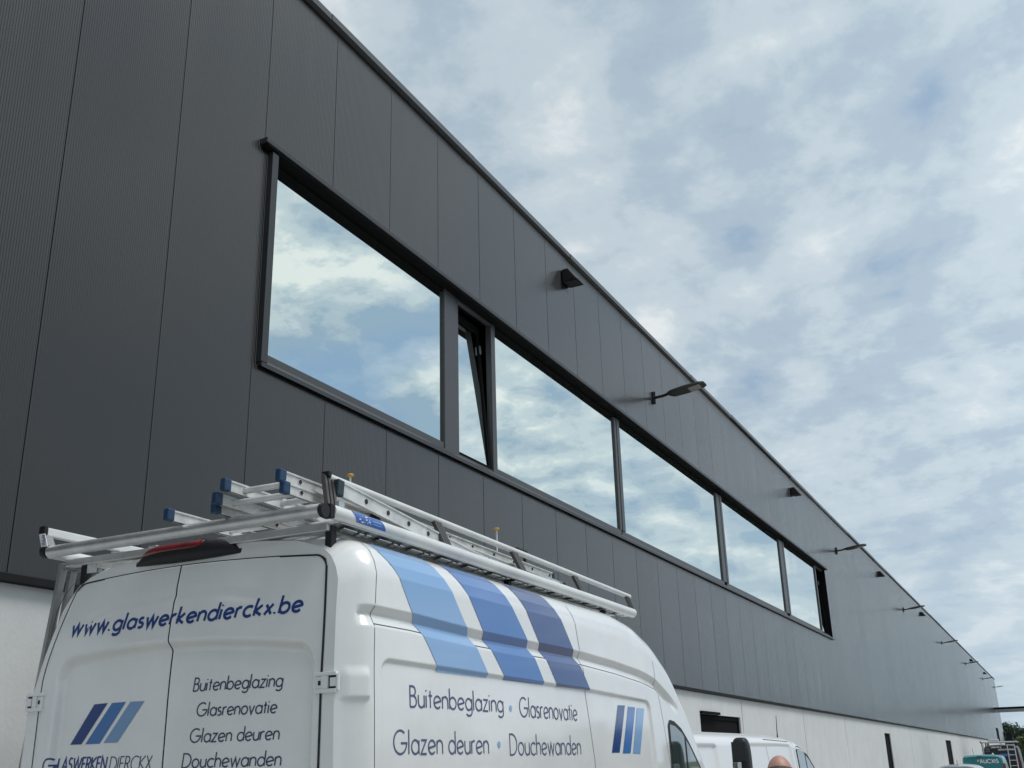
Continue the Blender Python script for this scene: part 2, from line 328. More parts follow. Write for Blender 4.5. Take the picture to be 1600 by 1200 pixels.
def ribbon(mb, pts, th, S, lift, mi=0, maxseg=0.25):
    P_ = [pts[0]]
    for a, b in zip(pts, pts[1:]):
        d = math.dist(a, b)
        if d < 1e-6: continue
        k = max(1, int(d/maxseg))
        for j in range(1, k+1): P_.append((a[0]+(b[0]-a[0])*j/k, a[1]+(b[1]-a[1])*j/k))
    n = len(P_)
    closed = math.dist(P_[0], P_[-1]) < 1e-5 and n > 3
    Lf, Rt = [], []
    for i in range(n):
        if closed: p0, p1 = P_[i-1 if i else n-2], P_[i+1 if i < n-1 else 1]
        else: p0, p1 = P_[max(i-1, 0)], P_[min(i+1, n-1)]
        q = P_[i]
        d0 = (q[0]-p0[0], q[1]-p0[1]); d1 = (p1[0]-q[0], p1[1]-q[1])
        l0, l1 = math.hypot(*d0), math.hypot(*d1)
        if l0 < 1e-9: d0, l0 = d1, l1
        if l1 < 1e-9: d1, l1 = d0, l0
        n0 = (-d0[1]/l0, d0[0]/l0); n1 = (-d1[1]/l1, d1[0]/l1)
        m_ = (n0[0]+n1[0], n0[1]+n1[1]); ml = math.hypot(*m_) or 1
        m_ = (m_[0]/ml, m_[1]/ml); k = 1/max(0.35, m_[0]*n0[0]+m_[1]*n0[1])
        Lf.append((q[0]+m_[0]*th/2*k, q[1]+m_[1]*th/2*k)); Rt.append((q[0]-m_[0]*th/2*k, q[1]-m_[1]*th/2*k))
    V = [S(p[0], p[1], lift) for p in Lf] + [S(p[0], p[1], lift) for p in Rt]
    mb.add(V, [(i, i+1, n+i+1, n+i) for i in range(n-1)], mi)
def text(mb, s, S, u0, u1, v0, h, th, slant=0.0, gap=0.17, space=0.36, v1=None, mi=0, word=None):
    """stroke lettering from u0 to u1 on baseline v0 (to v1), cap height h, stroke th; S maps (u, v, lift) to the surface"""
    pen = 0.0; items = []; wi = 0
    for ch in s:
        if ch == ' ': pen += space; wi += 1; continue
        st, wd = G[ch]
        if word is None or wi == word: items.append((pen, st))
        pen += wd + gap + (0.05 if wd < 0.03 else 0)
    tot = pen - gap; kx = (u1-u0)/tot; sgn = 1 if kx > 0 else -1; kk = 0
    v1 = v0 if v1 is None else v1
    for p0, st in items:
        for q in st:
            pts = []
            for (x, y) in q:
                f = (p0+x)/tot
                pts.append((u0+(p0+x)*kx + sgn*slant*y*h, v0+(v1-v0)*f + y*h))
            ribbon(mb, pts, th, S, 0.0006+0.00012*(kk % 6), mi, maxseg=0.03); kk += 1

# ================================================================== THE SETTING
W = 5.296
def gz(x):   # yard falls slightly away from the viewer and comes up again
    return float(np.interp(x, [-1e3, 14, 40, 52, 72, 1e4], [0, 0, -0.25, -0.25, 0, 0]))
xs = [-600, -40, 0, 14, 22, 30, 40, 52, 60, 72, 100, 150, 240]
me = MB()
V = []; 
for x in xs:
    for y in (-45, 5.34): V.append((x, y, gz(x)))
me.add(V, [(2*i, 2*i+2, 2*i+3, 2*i+1) for i in range(len(xs)-1)])
yard = me.build('yard', M_asph, raw=True); tag(yard, kind='structure')
g = MB(); g.add([(-900, -900, -0.3), (1800, -900, -0.3), (1800, 900, -0.3), (-900, 900, -0.3)], [(0, 1, 2, 3)])
gr = g.build('ground', M_grass, raw=True); tag(gr, kind='structure')

# ------------------------------------------------------------------ the industrial hall
hall = empty('industrial_hall', (60, 5.3, 0), 'long anthracite ribbed-metal hall with a pale concrete base and ribbon window', 'building')
def part(mb, name, m_, parent=hall, **k):
    o = mb.build(name, m_, None, **k); o.parent = parent
    o.matrix_parent_inverse = parent.matrix_world.inverted() if parent.parent is None else Matrix.Identity(4)
    return o
bpy.context.view_layer.update()
XE = 131.9
def zb(x): return 1.10 - 0.0026*max(0, min(x, 110)-12)
def zt(x): return 7.00 + 0.0030*max(0, x-14)
WX0, WX1, WZ0, WZ1 = 6.28, 31.68, 3.085, 5.10
def ribs_strip(mb, x0, x1, za, zc_):
    """one stretch of micro-ribbed sheet between x0 and x1; za, zc_ are functions of x"""
    pitch = 0.02; n = max(2, int(round((x1-x0)/pitch*4))) ; amp = 0.0006
    V = [(x0, W+0.018, za(x0)), (x0, W+0.018, zc_(x0))]
    for i in range(n+1):
        x = x0+(x1-x0)*i/n; x += (0, -.0012, 0, .0012)[i % 4]*(0 < i < n); y = W + (0.0026, 0.0004, 0, 0.0004)[i % 4]
        V += [(x, y, za(x)), (x, y, zc_(x))]
    V += [(x1, W+0.018, za(x1)), (x1, W+0.018, zc_(x1))]
    Fc = [(2*i, 2*i+2, 2*i+3, 2*i+1) for i in range(len(V)//2-1)]
    mb.add(V, Fc)
clad = MB()
k = -8
while True:
    gw = 0.0045 if k < 9 else (0.006 if k < 34 else 0.004)
    a = k+0.19+gw; b = k+1.19-gw
    if a > XE: break
    b = min(b, XE)
    a = max(a, -8.0)
    if b > a+0.01:
        if b <= WX0 or a >= WX1: ribs_strip(clad, a, b, zb, zt)
        else:
            ribs_strip(clad, a, b, zb, lambda x: WZ0); ribs_strip(clad, a, b, lambda x: WZ1, zt)
            if a < WX0: ribs_strip(clad, a, WX0, lambda x: WZ0, lambda x: WZ1)
            if b > WX1: ribs_strip(clad, WX1, b, lambda x: WZ0, lambda x: WZ1)
    k += 1
part(clad, 'cladding', M_clad)
# dark joint backing, with the window opening left free
jb = MB()
for (a, b, f0, f1) in ((-8, WX0, zb, zt), (WX0, WX1, zb, lambda x: WZ0-0.01), (WX0, WX1, lambda x: WZ1+0.03, zt), (WX1, XE-0.02, zb, zt)):
    n = 8 if b > WX1 or a < 0 else 2
    for i in range(n):
        x0, x1 = a+(b-a)*i/n, a+(b-a)*(i+1)/n
        jb.add([(x0, W+0.02, f0(x0)+0.01), (x1, W+0.02, f0(x1)+0.01), (x1, W+0.02, f1(x1)), (x0, W+0.02, f1(x0))], [(0, 1, 2, 3)])
part(jb, 'joint_backing', M_blk)
# roof, rear and end walls
D = 46
body = MB()
body.add([(-8, W+0.1, 6.9), (XE-0.02, W+0.1, 7.25), (XE-0.02, D, 7.25), (-8, D, 6.9)], [(0, 1, 2, 3)])
part(body, 'roof', M_trim)
body = MB()
for x in (-8.0, XE):
    body.add([(x, W, -CZ), (x, D, -CZ), (x, D, zt(x)+0.02), (x, W, zt(x)+0.02)], [(0, 1, 2, 3)] if x < 0 else [(3, 2, 1, 0)])
body.add([(-8, D, -CZ), (XE, D, -CZ), (XE, D, 7.3), (-8, D, 7.1)], [(3, 2, 1, 0)])
part(body, 'end_wall', M_clad)
# coping along the roof edge in lengths that do not quite line up
cop = MB(); x = -8.0
while x < XE:
    x2 = min(x+3.0, XE+0.06); dz = random.uniform(-0.010, 0.010); dy = random.uniform(-0.006, 0.006)
    a, b = zt(x)+dz, zt(x2)+dz
    y0 = W-0.055+dy
    cop.hexa([(x+0.003, y0, a+0.004), (x2-0.003, y0, b+0.004), (x2-0.003, W+0.3, b+0.004), (x+0.003, W+0.3, a+0.004),
              (x+0.003, y0, a+0.075), (x2-0.003, y0, b+0.075), (x2-0.003, W+0.3, b+0.09), (x+0.003, W+0.3, a+0.09)])
    x = x2
part(cop, 'coping', M_cop)
uc = MB()
uc.hexa([(-8, W-0.03, zt(-8)-0.042), (XE, W-0.03, zt(XE)-0.042), (XE, W-0.006, zt(XE)-0.042), (-8, W-0.006, zt(-8)-0.042),
         (-8, W-0.03, zt(-8)-0.008), (XE, W-0.03, zt(XE)-0.008), (XE, W-0.006, zt(XE)-0.008), (-8, W-0.006, zt(-8)-0.008)])
part(uc, 'coping_shadow_line', M_blk)  # black strip painting the line of shade under the coping
# drip trim under the cladding
dt = MB()
for a, b in ((-8, 12), (12, 60), (60, 110), (110, XE)):
    dt.hexa([(a, W-0.022, zb(a)-0.030), (b, W-0.022, zb(b)-0.030), (b, W+0.03, zb(b)-0.035), (a, W+0.03, zb(a)-0.035),
             (a, W-0.022, zb(a)+0.012), (b, W-0.022, zb(b)+0.012), (b, W+0.03, zb(b)+0.03), (a, W+0.03, zb(a)+0.03)])
part(dt, 'drip_trim', M_dtrim)
# concrete base: panels with open joints, openings for doors and windows
OPEN = [(17.98, 20.60, -1.2, 0.71), (39.7, 41.1, -CZ, 0.655), (62.1, 65.2, -CZ, 0.565), (91.0, 92.2, -CZ, 0.55)]
PY = W+0.035
seams = [-8, -3.3, 2.7, 8.75, 14.75, 20.77, 26.45, 32.1, 40.9+0.3, 47.1, 53.5, 59.5, 65.6, 71.5, 77.5, 83.5, 89.5, 95.5, 101.5, 107.5, 113.5, 119.5, 125.5, XE]
pl = MB()
def plq(a, b, z0, z1a, z1b):
    pl.add([(a, PY, z0), (b, PY, z0), (b, PY, z1b), (a, PY, z1a), (a, PY+0.1, z0), (b, PY+0.1, z0), (b, PY+0.1, z1b), (a, PY+0.1, z1a)],
           [(0, 1, 2, 3), (0, 3, 7, 4), (1, 5, 6, 2), (3, 2, 6, 7)])
for a, b in zip(seams, seams[1:]):
    g_w = 0.006 if a < 12 else 0.016
    a += g_w; b -= g_w; cur = a
    for (o0, o1, z0, z1) in OPEN:
        if o0 >= a-0.5 and o1 <= b+0.5:
            o0 = max(o0, a); o1 = min(o1, b)
            plq(cur, o0, -CZ-0.3, zb(cur)-0.02, zb(o0)-0.02); plq(o0, o1, z1, zb(o0)-0.02, zb(o1)-0.02)
            if z0 > -CZ: plq(o0, o1, -CZ-0.3, z0, z0)
            cur = o1
    plq(cur, b, -CZ-0.3, zb(cur)-0.02, zb(b)-0.02)
part(pl, 'concrete_base', M_conc)
bk = MB(); bk.add([(-8, PY+0.09, -CZ-0.3), (XE, PY+0.09, -CZ-0.3), (XE, PY+0.09, 0.86), (-8, PY+0.09, 1.0)], [(0, 1, 2, 3)])
part(bk, 'joint_backing', M_blk)
def sub(mb, name, m_, parent, **k):
    o = mb.build(name, m_, None, **k); o.parent = parent; o.matrix_parent_inverse = parent.matrix_world.inverted(); return o
def kid(o, parent):
    bpy.context.view_layer.update(); o.parent = parent; o.matrix_parent_inverse = parent.matrix_world.inverted(); return o
# openings in the base
for i, (a, b, z0, z1) in enumerate(OPEN):
    fr = MB(); t = 0.07
    fr.box((a, PY+0.03, z0), (a+t, PY+0.085, z1)); fr.box((b-t, PY+0.03, z0), (b, PY+0.085, z1)); fr.box((a+t, PY+0.03, z1-t), (b-t, PY+0.085, z1))
    if i == 0:
        fr.box((a+t, PY+0.03, z0), (b-t, PY+0.085, z0+t)); fr.box((a, PY-0.05, z1+0.002), (a+1.1, PY+0.03, z1+0.045))
    o = part(fr, 'window' if i == 0 else 'door', M_soff)
    p = MB(); p.box((a+t, PY+0.05, z0), (b-t, PY+0.07, z1-t)); q = p.build('pane' if i == 0 else 'door_leaf', M_soff); kid(q, o)
    if i:
        o['label'] = 'narrow dark door in the concrete base'
        hd = MB(); hd.tube([(a+0.2, PY+0.03, -0.65), (a+0.2, PY+0.03, -0.5)], 0.015, 8); kid(hd.build('handle', M_alud), o)

# ribbon window
FY = 5.352; GY = 5.383
BARS = [6.33, 9.62, 9.92, 10.80, 10.90, 15.04, 15.25, 20.87, 21.22, 26.57, 27.0, 31.08, 31.70]
fl = MB()   # head flashing, sill and reveals
fl.box((6.13, W-0.075, WZ1-0.005), (WX1+0.14, W+0.02, WZ1+0.045))
part(fl, 'head_flashing', M_trim, bevel=0.004)
sf = MB(); sf.box((WX0+0.01, W-0.06, WZ1-0.03), (WX1-0.01, GY+0.1, WZ1-0.007)); sf.box((6.15, W-0.068, WZ1-0.022), (WX0+0.01, W-0.004, WZ1-0.007))
sf.box((WX1-0.03, W-0.004, WZ0), (WX1, GY+0.1, WZ1-0.03))
part(sf, 'soffit', M_soff)
sl_ = MB(); sl_.hexa([(WX0-0.02, W-0.045, WZ0-0.01), (WX1+0.1, W-0.045, WZ0-0.01), (WX1+0.1, FY, WZ0+0.05), (WX0-0.02, FY, WZ0+0.05),
                      (WX0-0.02, W-0.045, WZ0+0.028), (WX1+0.1, W-0.045, WZ0+0.028), (WX1+0.1, FY, WZ0+0.11), (WX0-0.02, FY, WZ0+0.11)])
part(sl_, 'sill', M_trim)
jm = MB(); jm.box((WX0-0.035, W-0.05, WZ0+0.03), (WX0+0.045, W+0.01, WZ1-0.035)); jm.box((WX0-0.01, W+0.01, WZ0+0.02), (WX0+0.02, GY+0.1, WZ1-0.035))
part(jm, 'jamb', M_trim, bevel=0.003)
ZG0, ZG1 = 3.255, 5.035
bays = [(6.30, 9.41), (10.64, 14.77), (14.81, 20.48), (20.68, 26.05), (26.38, 30.5)]
nxt = [0, 14.806, 20.676, 26.376, 0]
mull = [(9.62, 9.93), (9.935, 10.02)]
for i, (a, b) in enumerate(bays):
    f = MB(); t = 0.055
    f.box((a, FY, ZG0-0.13), (b, FY+0.075, ZG0)); th_ = MB(); th_.box((a, FY+0.002, ZG1+0.002), (b, FY+0.075, WZ1-0.032))
    if i == 0: f.box((a, FY, ZG0), (a+t, FY+0.075, ZG1)); f.box((b, FY-0.01, ZG0-0.13), (b+0.25, FY+0.07, WZ1-0.032))
    elif i == 1: f.box((a-0.085, FY-0.006, ZG0-0.13), (a+0.02, FY+0.07, WZ1-0.032)); f.box((b-0.05, FY-0.004, ZG0), (nxt[i], FY+0.07, ZG1))
    else: f.box((a, FY-0.012, ZG0), (a+0.12, FY+0.07, ZG1)); f.box((b-0.06, FY-0.004, ZG0), (b-0.005 if i == 4 else nxt[i], FY+0.07, ZG1))
    o = part(f, 'window', M_frame, bevel=0.004); kid(th_.build('head_frame', M_soff), o)  # head frame takes the soffit black, its shade put into the colour
    p = MB(); p.box((a+0.01, GY-0.008, ZG0-0.02), (b-0.004, GY+0.012, ZG1+0.02)); kid(p.build('pane', M_mirror), o)
# tilted sashes (bottom hung, leaning inwards)
def sash(a, b, ang):
    o = MB(); o.box((a-0.055, FY, ZG0-0.13), (a+0.02, FY+0.05, WZ1-0.032)); 
    o.box((a+0.02, FY, ZG0-0.13), (b, FY+0.05, ZG0-0.05)); o.box((a+0.02, FY, ZG1), (b, FY+0.05, WZ1-0.032))
    fr = part(o, 'window', M_frame, bevel=0.003); fr['label'] = 'narrow tilted window standing open'
    H = ZG1-ZG0+0.05; z0 = ZG0-0.05
    def T(y, z): return (FY+0.02+y*math.cos(ang)+z*math.sin(ang), z0+z*math.cos(ang)-y*math.sin(ang))
    s_b = MB(); g_b = MB()
    def tb(mb, xa, xb, ya, yb, za, zc):
        V = []
        for zz in (za, zc):
            for (xx, yy) in ((xa, ya), (xb, ya), (xb, yb), (xa, yb)):
                y_, z_ = T(yy, zz); V.append((xx, y_, z_))
        mb.hexa(V)
    t = 0.055
    tb(s_b, a+0.025, a+0.025+0.03, 0, 0.06, 0, H); tb(s_b, b-t, b-0.01, 0, 0.06, 0, H)
    tb(s_b, a+0.055, b-t, 0, 0.06, 0, t*0.8); tb(s_b, a+0.055, b-t, 0, 0.06, H-t*1.7, H)
    tb(g_b, a+0.05, b-t+0.005, 0.015, 0.03, t*0.7, H-t*1.6)
    h_ = MB(); tb(h_, b-0.045, b-0.03, -0.02, 0.0, H*0.80, H*0.86)
    so_ = s_b.build('sash', M_soff); kid(so_, fr); kid(g_b.build('pane', M_mirror), fr); kid(h_.build('handle', M_alud), fr)
sash(9.722, 10.55, R(4.3)); sash(30.56, 31.64, R(5))
dk = MB(); dk.add([(6.0, 7.2, 2.6), (32.4, 7.2, 2.6), (32.4, 7.2, 5.6), (6.0, 7.2, 5.6), (6.0, 5.44, 2.6), (32.4, 5.44, 2.6), (32.4, 5.44, 5.6), (6.0, 5.44, 5.6)],
                  [(0, 1, 2, 3), (0, 4, 5, 1), (3, 2, 6, 7), (0, 3, 7, 4), (1, 5, 6, 2)])
part(dk, 'room_shell', M_blk)
# tall dark window near the far corner
tw = MB(); tw.box((116.6, W-0.012, zb(117)), (121.0, W+0.01, 2.05)); part(tw, 'window', M_soff)

# ------------------------------------------------------------------ lamps on the facade
def street_lamp(x, z, label):
    r = empty('wall_lamp', (x, W, z+CZ), label, 'wall lamp', 'flat lamps on arms along the dark wall')
    b = MB(); b.box((-0.05, -0.03, -0.10), (0.05, -0.002, 0.10)); b.tube([(0, -0.03, -0.11), (0, -0.035, 0.11)], 0.016, 8); b.build('wall_plate', M_bpl, r, raw=True)
    a = MB(); a.tube([(0, -0.02, 0), (0, -0.20, 0.012), (0.0, -0.34, 0.05)], [0.026, 0.026, 0.03], 10); a.build('arm', M_bpl, r, raw=True)
    h = MB(); prof = [(-0.28, 0.07, 0.05, 0.012), (-0.36, 0.13, 0.062, 0.0), (-0.60, 0.155, 0.095, 0.03), (-0.88, 0.15, 0.118, 0.078), (-0.94, 0.11, 0.118, 0.094)]
    V = []
    for (y, hw, zt_, zb_) in prof: V += [(-hw, y, zb_), (hw, y, zb_), (hw*0.8, y, zt_), (-hw*0.8, y, zt_)]
    Fc = []
    for i in range(len(prof)-1):
        for k_ in range(4): Fc.append((4*i+k_, 4*i+(k_+1) % 4, 4*i+4+(k_+1) % 4, 4*i+4+k_))
    Fc += [(3, 2, 1, 0), (16, 17, 18, 19)]
    h.add(V, Fc); h.build('lamp_head', M_bpl, r, raw=True, bevel=0.006)
    l_ = MB(); l_.hexa([(-0.11, -0.86, 0.066), (0.11, -0.86, 0.066), (0.11, -0.66, 0.032), (-0.11, -0.66, 0.032),
                        (-0.11, -0.86, 0.082), (0.11, -0.86, 0.082), (0.11, -0.66, 0.05), (-0.11, -0.66, 0.05)]); l_.build('lens', M_lens, r, raw=True)
    return r
LL = [(16.62, 5.90, 'nearest flat black lamp on an arm, above the third big pane'),
      (34.24, 6.05, 'flat black arm lamp just beyond the right end of the ribbon window'),
      (50.96, 6.06, 'third flat arm lamp from the viewer, beside a small box light'),
      (69.01, 6.09, 'fourth flat arm lamp from the viewer, alone without a box light near it'),
      (87.4, 6.12, 'fifth flat arm lamp from the viewer, just under a tiny box light'),
      (107.8, 6.12, 'sixth flat arm lamp, whose tip touches the far top corner of the wall'),
      (127.9, 6.34, 'farthest arm lamp, sticking out past the far corner against the sky')]
for a in LL: street_lamp(*a)
def box_light(x, z, label):
    r = empty('box_light', (x, W, z+CZ), label, 'wall light', 'small black box lights under the roof edge')
    b = MB(); b.hexa([(-0.14, -0.25, -0.10), (0.14, -0.25, -0.10), (0.14, -0.003, -0.10), (-0.14, -0.003, -0.10),
                      (-0.14, -0.11, 0.10), (0.14, -0.11, 0.10), (0.14, -0.003, 0.10), (-0.14, -0.003, 0.10)]); b.build('housing', M_bpl, r, raw=True, bevel=0.02)
    l_ = MB(); l_.box((-0.11, -0.21, -0.108), (0.11, -0.05, -0.099)); l_.build('lens', M_bpr, r, raw=True)
FLs = [(12.88, 6.62, 'nearest black box light, above the second big pane'),
       (28.1, 6.66, 'black box light above the last big pane of the ribbon window'),
       (43.95, 6.68, 'third black box light, between the second and third arm lamps'),
       (58.75, 6.70, 'fourth black box light, below and right of the third arm lamp'),
       (94.3, 6.84, 'fifth tiny black box light, just above the fifth arm lamp'),
       (111.8, 6.87, 'farthest tiny black box light, nearest the far top corner')]
for a in FLs: box_light(*a)

# canopy sticking out near the far end
cn = empty('loading_canopy', (122, -4, 0), 'dark flat canopy sticking out from the far end of the hall', 'canopy')
bpy.context.view_layer.update()
c1 = MB(); c1.box((121, -11, 3.86), (124.5, W-0.01, 4.06)); kid(c1.build('roof_slab', M_soff), cn)
c2 = MB(); c2.box((120.9, -11.1, 3.55), (121.0, W-0.02, 3.86)); kid(c2.build('fascia', M_alud), cn)
for y in (-10.6, -10.0):
    pp = MB(); pp.box((121.2 if y < -10.3 else 124.0, -10.7, -CZ), (121.5 if y < -10.3 else 124.3, -10.4, 3.86)); kid(pp.build('post', M_trim), cn)
gp = MB(); gp.box((134.0, 4.55, -CZ), (134.5, 5.15, 1.75)); gp.box((133.95, 4.5, 1.75), (134.55, 5.2, 1.85))  # pillar put in place of a second dark window at the hall's end
o = gp.build('window_stand_in', M_bpl, raw=False, bevel=0.02); tag(o, 'dark slim pillar standing in for a second window at the far corner of the hall', 'pillar')

# ------------------------------------------------------------------ trees at the far right
def tree(x, y, h, wd, label, light, seed):
    rnd = random.Random(seed)
    r = empty('tree', (x, y, -0.3), label, 'tree', 'trees beyond the far end of the hall')
    t = MB(); t.tube([(0, 0, 0), (0.1, 0, h*0.35), (0.0, 0.1, h*0.7)], [0.3, 0.22, 0.1], 8)
    for k_ in range(5):
        a = rnd.uniform(0, 6.28); zz = h*rnd.uniform(0.3, 0.5)
        t.tube([(0.05, 0, zz), (math.cos(a)*wd*0.35, math.sin(a)*wd*0.35, zz+h*0.2)], [0.12, 0.04], 6)
    t.build('trunk', M_bark, r, raw=True)
    cl = [(rnd.gauss(0, wd*0.22), rnd.gauss(0, wd*0.22), h*rnd.uniform(0.22, 0.9), rnd.uniform(0.14, 0.24)*wd) for _ in range(26)]
    cl = [(a*(1.15-c/h*0.75), b*(1.15-c/h*0.75), c, d) for a, b, c, d in cl]
    c = MB()
    for (cx, cy_, cz, cr) in cl:
        for _ in range(70):
            d = Vector((rnd.gauss(0, 1), rnd.gauss(0, 1), rnd.gauss(0, 1))).normalized(); p = Vector((cx, cy_, cz)) + d*cr*rnd.uniform(0.55, 1.08)
            s = rnd.uniform(0.16, 0.36); u = Vector((rnd.gauss(0, 1), rnd.gauss(0, 1), rnd.gauss(0, 1))).normalized(); v = u.cross(d + Vector((0.01, 0, 0))).normalized()
            c.add([p-u*s-v*s*0.6, p+u*s-v*s*0.6, p+u*s+v*s*0.6, p-u*s+v*s*0.6], [(0, 1, 2, 3)])
    c.build('crown', M_gleaf2 if light else M_gleaf, r, raw=True)
TR = [(235, 9.2, 7.9, 7, 'tallest dark tree right beside the far corner of the hall', 0),
      (240, 5.6, 7.0, 5.5, 'dark tree just right of the tallest one beside the hall', 0),
      (250, 2.6, 7.4, 5.5, 'dark pointed tree at the far right edge of the trees', 0),
      (262, -1.5, 8.0, 7, 'dark tree at the outer right edge, half out of the picture', 0),
      (170, 6.4, 4.3, 5.0, 'lower dark green tree in front, nearest to the hall corner', 0),
      (160, 4.2, 4.1, 4.2, 'yellow-green bushy tree in front of the dark trees', 1),
      (150, 1.8, 3.6, 4.5, 'yellow-green low tree above the dark van roof rack', 1),
      (270, 14, 8.5, 8, 'tree mostly hidden behind the far corner of the hall', 0)]
for i, a in enumerate(TR): tree(a[0], a[1], a[2]*0.84, *a[3:], seed=i+3)
rb = random.Random(5); wd_ = MB()  # row of leaf clumps out of view, added for reflections
for i in range(90):
    cx = -60+i*3.2+rb.uniform(-1, 1); cy_ = -70+rb.uniform(-4, 4); h = rb.uniform(7, 12)
    for _ in range(60):
        d = Vector((rb.gauss(0, 1), rb.gauss(0, 1), rb.gauss(0, 1))).normalized()
        p = Vector((cx, cy_, h*0.5)) + Vector((d.x*3, d.y*3, d.z*h*0.5))*rb.uniform(0.6, 1)
        s = rb.uniform(0.6, 1.1); u = Vector((rb.gauss(0, 1), rb.gauss(0, 1), rb.gauss(0, 1))).normalized(); v = u.cross(d+Vector((0, 0.01, 0))).normalized()
        wd_.add([p-u*s-v*s, p+u*s-v*s, p+u*s+v*s, p-u*s+v*s], [(0, 1, 2, 3)])
o = wd_.build('wood', M_gleaf, raw=True); tag(o, 'unseen dark green wood opposite the hall, added for its reflection in the van', 'wood', kind='stuff')

# ================================================================== VANS
CD = ([0, .02, .04, .09, .134, .19, .25, 9], [0, .50, .72, .895, .948, .982, 1, 1])
def smooth_tab(xs_, ys_, x0, x1, n=800, w_=12):
    t = np.linspace(x0, x1, n); y = np.interp(t, xs_, ys_); k_ = np.hanning(w_*2+1); k_ /= k_.sum()
    y2 = np.convolve(np.pad(y, w_, 'edge'), k_, 'valid'); return t, y2
class Shell:
    """closed-top vehicle shell; x forward, y across (centre yc), z up (eye-relative when raw is False)"""
    def __init__(s, yc, x0, x1, top, plan, base, zbot, lean=None, disp=None, rin=0.11, rlen=0.14, corner=1.0, tin=0.035):
        s.yc, s.x0, s.x1, s.zbot = yc, x0, x1, zbot
        s.T = smooth_tab(*top, x0, x1, 1200, 22); s.P = smooth_tab(*plan, x0, x1, 1200, 18)
        s.B = smooth_tab(*base, zbot-0.1, max(top[1])+0.3, 800, 10)
        s.lean = lean or (lambda z: 0*z); s.disp = disp; s.far = lambda x, z: 0*z; s.rin, s.rlen, s.corner, s.tin = rin, rlen, corner, tin
    def top(s, x):
        u = np.clip(1-(x-s.x0)/0.22, 0, 1); return np.interp(x, *s.T) - s.tin*u**2
    def halfw(s, x, z, d=True):
        dz = np.maximum(s.top(x)-z, 0)
        w_ = np.interp(z, *s.B)*np.interp(x, *s.P)*np.interp(dz/s.corner, *CD)
        u = np.clip(1-(x-s.x0)/s.rlen, 0, 1); w_ = w_ - s.rin*u**1.7*np.clip(w_/0.9, 0, 1)
        if d and s.disp is not None: w_ = w_ - s.disp(x, z)
        return w_
    def xs(s, x, z): return x + s.lean(z)*np.clip(1-(x-s.x0)/1.0, 0, 1)
    def point(s, x, z, off=0.0, side=-1):
        return (float(s.xs(x, z)), float(s.yc + side*(s.halfw(x, z)+off)), float(z))
    def mesh(s, name, m_, parent, xcols, dzs, zstep, off=0, raw=False):
        rows = []
        for x in xcols:
            T = float(s.top(x)); z = np.concatenate([T-dzs, np.linspace(T-dzs[-1], s.zbot, zstep)[1:]])
            w_ = s.halfw(x, z); w_[0] = 0
            X_ = s.xs(x, z)
            rt = np.stack([X_, s.yc-w_, z], -1)[::-1]; lf = np.stack([X_, s.yc+np.maximum(w_-s.far(x, z)*np.clip(w_/0.5, 0, 1), 0), z], -1)[1:]
            rows.append(np.concatenate([rt, lf]))
        return gridmesh(name, np.array(rows), m_, parent, raw=raw)
    def cap(s, name, m_, parent, x, xf, nz=60, ns=24, raw=False, zmin=None):
        T = float(s.top(x)); zz = np.concatenate([np.linspace(zmin if zmin is not None else s.zbot, T-0.12, nz), T-np.array([.11, .1, .09, .08, .07, .06, .05, .04, .03, .02, .01, .004, 0])])
        rows = []
        for z in zz:
            w_ = float(s.halfw(x, z, False)) if z < T-1e-6 else 0.0
            yy = np.linspace(-w_, max(0, w_-float(s.far(x, z))*min(1, w_/0.5)), ns)
            rows.append([(float(xf(y, z)), s.yc+y, z) for y in yy])
        return gridmesh(name, np.array(rows), m_, parent, raw=raw)
DZ = np.array([0, .004, .01, .018, .026, .034, .044, .056, .07, .085, .1, .115, .13, .145, .16, .18, .2, .22, .25, .28])

# ---- the near white van
YC = 3.655
def lean(z): return 0.06*np.maximum(0, (z-0.3)/0.64)**2
GX = [3.9, 4.3, 5.0, 6.38, 6.98, 7.49, 7.8, 8.1, 8.4]; GZ_ = [.665, .664, .645, .643, .622, .592, .556, .462, .35]
def vdisp(x, z):
    zg = np.interp(x, GX, GZ_); t = z-zg
    g_ = np.clip((0.020-t)/0.038, 0, 1)
    g_ = np.where(t < -0.022, np.clip((t+0.075)/0.053, 0, 1), g_)
    fade = sst((x-3.90)/0.04)*sst((8.35-x)/0.25)
    d = 0.028*g_*fade
    zt_ = np.interp(x, [4.0, 6.5, 7.6], [.462, .437, .408])
    rr = 0.075
    qx = np.maximum(np.maximum(4.05+rr-x, x-(7.66-0.08*(z-0.1))+rr), 0)/rr; qz = np.maximum(z-(zt_-rr), 0)/rr
    r_ = np.sqrt(qx**2+qz**2)
    rec = sst((1-r_)/0.22)*(z > -0.6)
    bump = 0.017*sst((x-3.862)/0.02)*sst((3.968-x)/0.016)*sst((z-.270)/0.022)*sst((.425-z)/0.055)
    return d + 0.014*rec - bump
base = ([-2, -1.3, -.9, -.4, 0, .26, .46, .53, .7, .83, 1.3], [.97, 1.0, 1.025, 1.035, 1.035, 1.0295, 1.022, 1.02, 1.012, 1.006, 0.99])
top = ([3.7, 3.95, 7.2, 7.55, 7.9, 8.2, 8.5, 9.1, 9.35, 9.5, 9.62], [1.07, 1.085, 1.085, 1.05, .965, .83, .60, .09, -.22, -.42, -.55])
plan = ([3.7, 7.6, 8.5, 9.1, 9.4, 9.55, 9.62], [1, 1, .985, .955, .90, .80, .68])
VS = Shell(YC, 3.85, 9.62, top, plan, base, -1.30, lean, vdisp)
VS.far = lambda x, z: np.interp(z, [.3, .59, .77, .9, 1.0], [0, .055, .095, .12, .13])*float(np.clip(1-(x-3.85)/1.2, 0, 1))**1.5
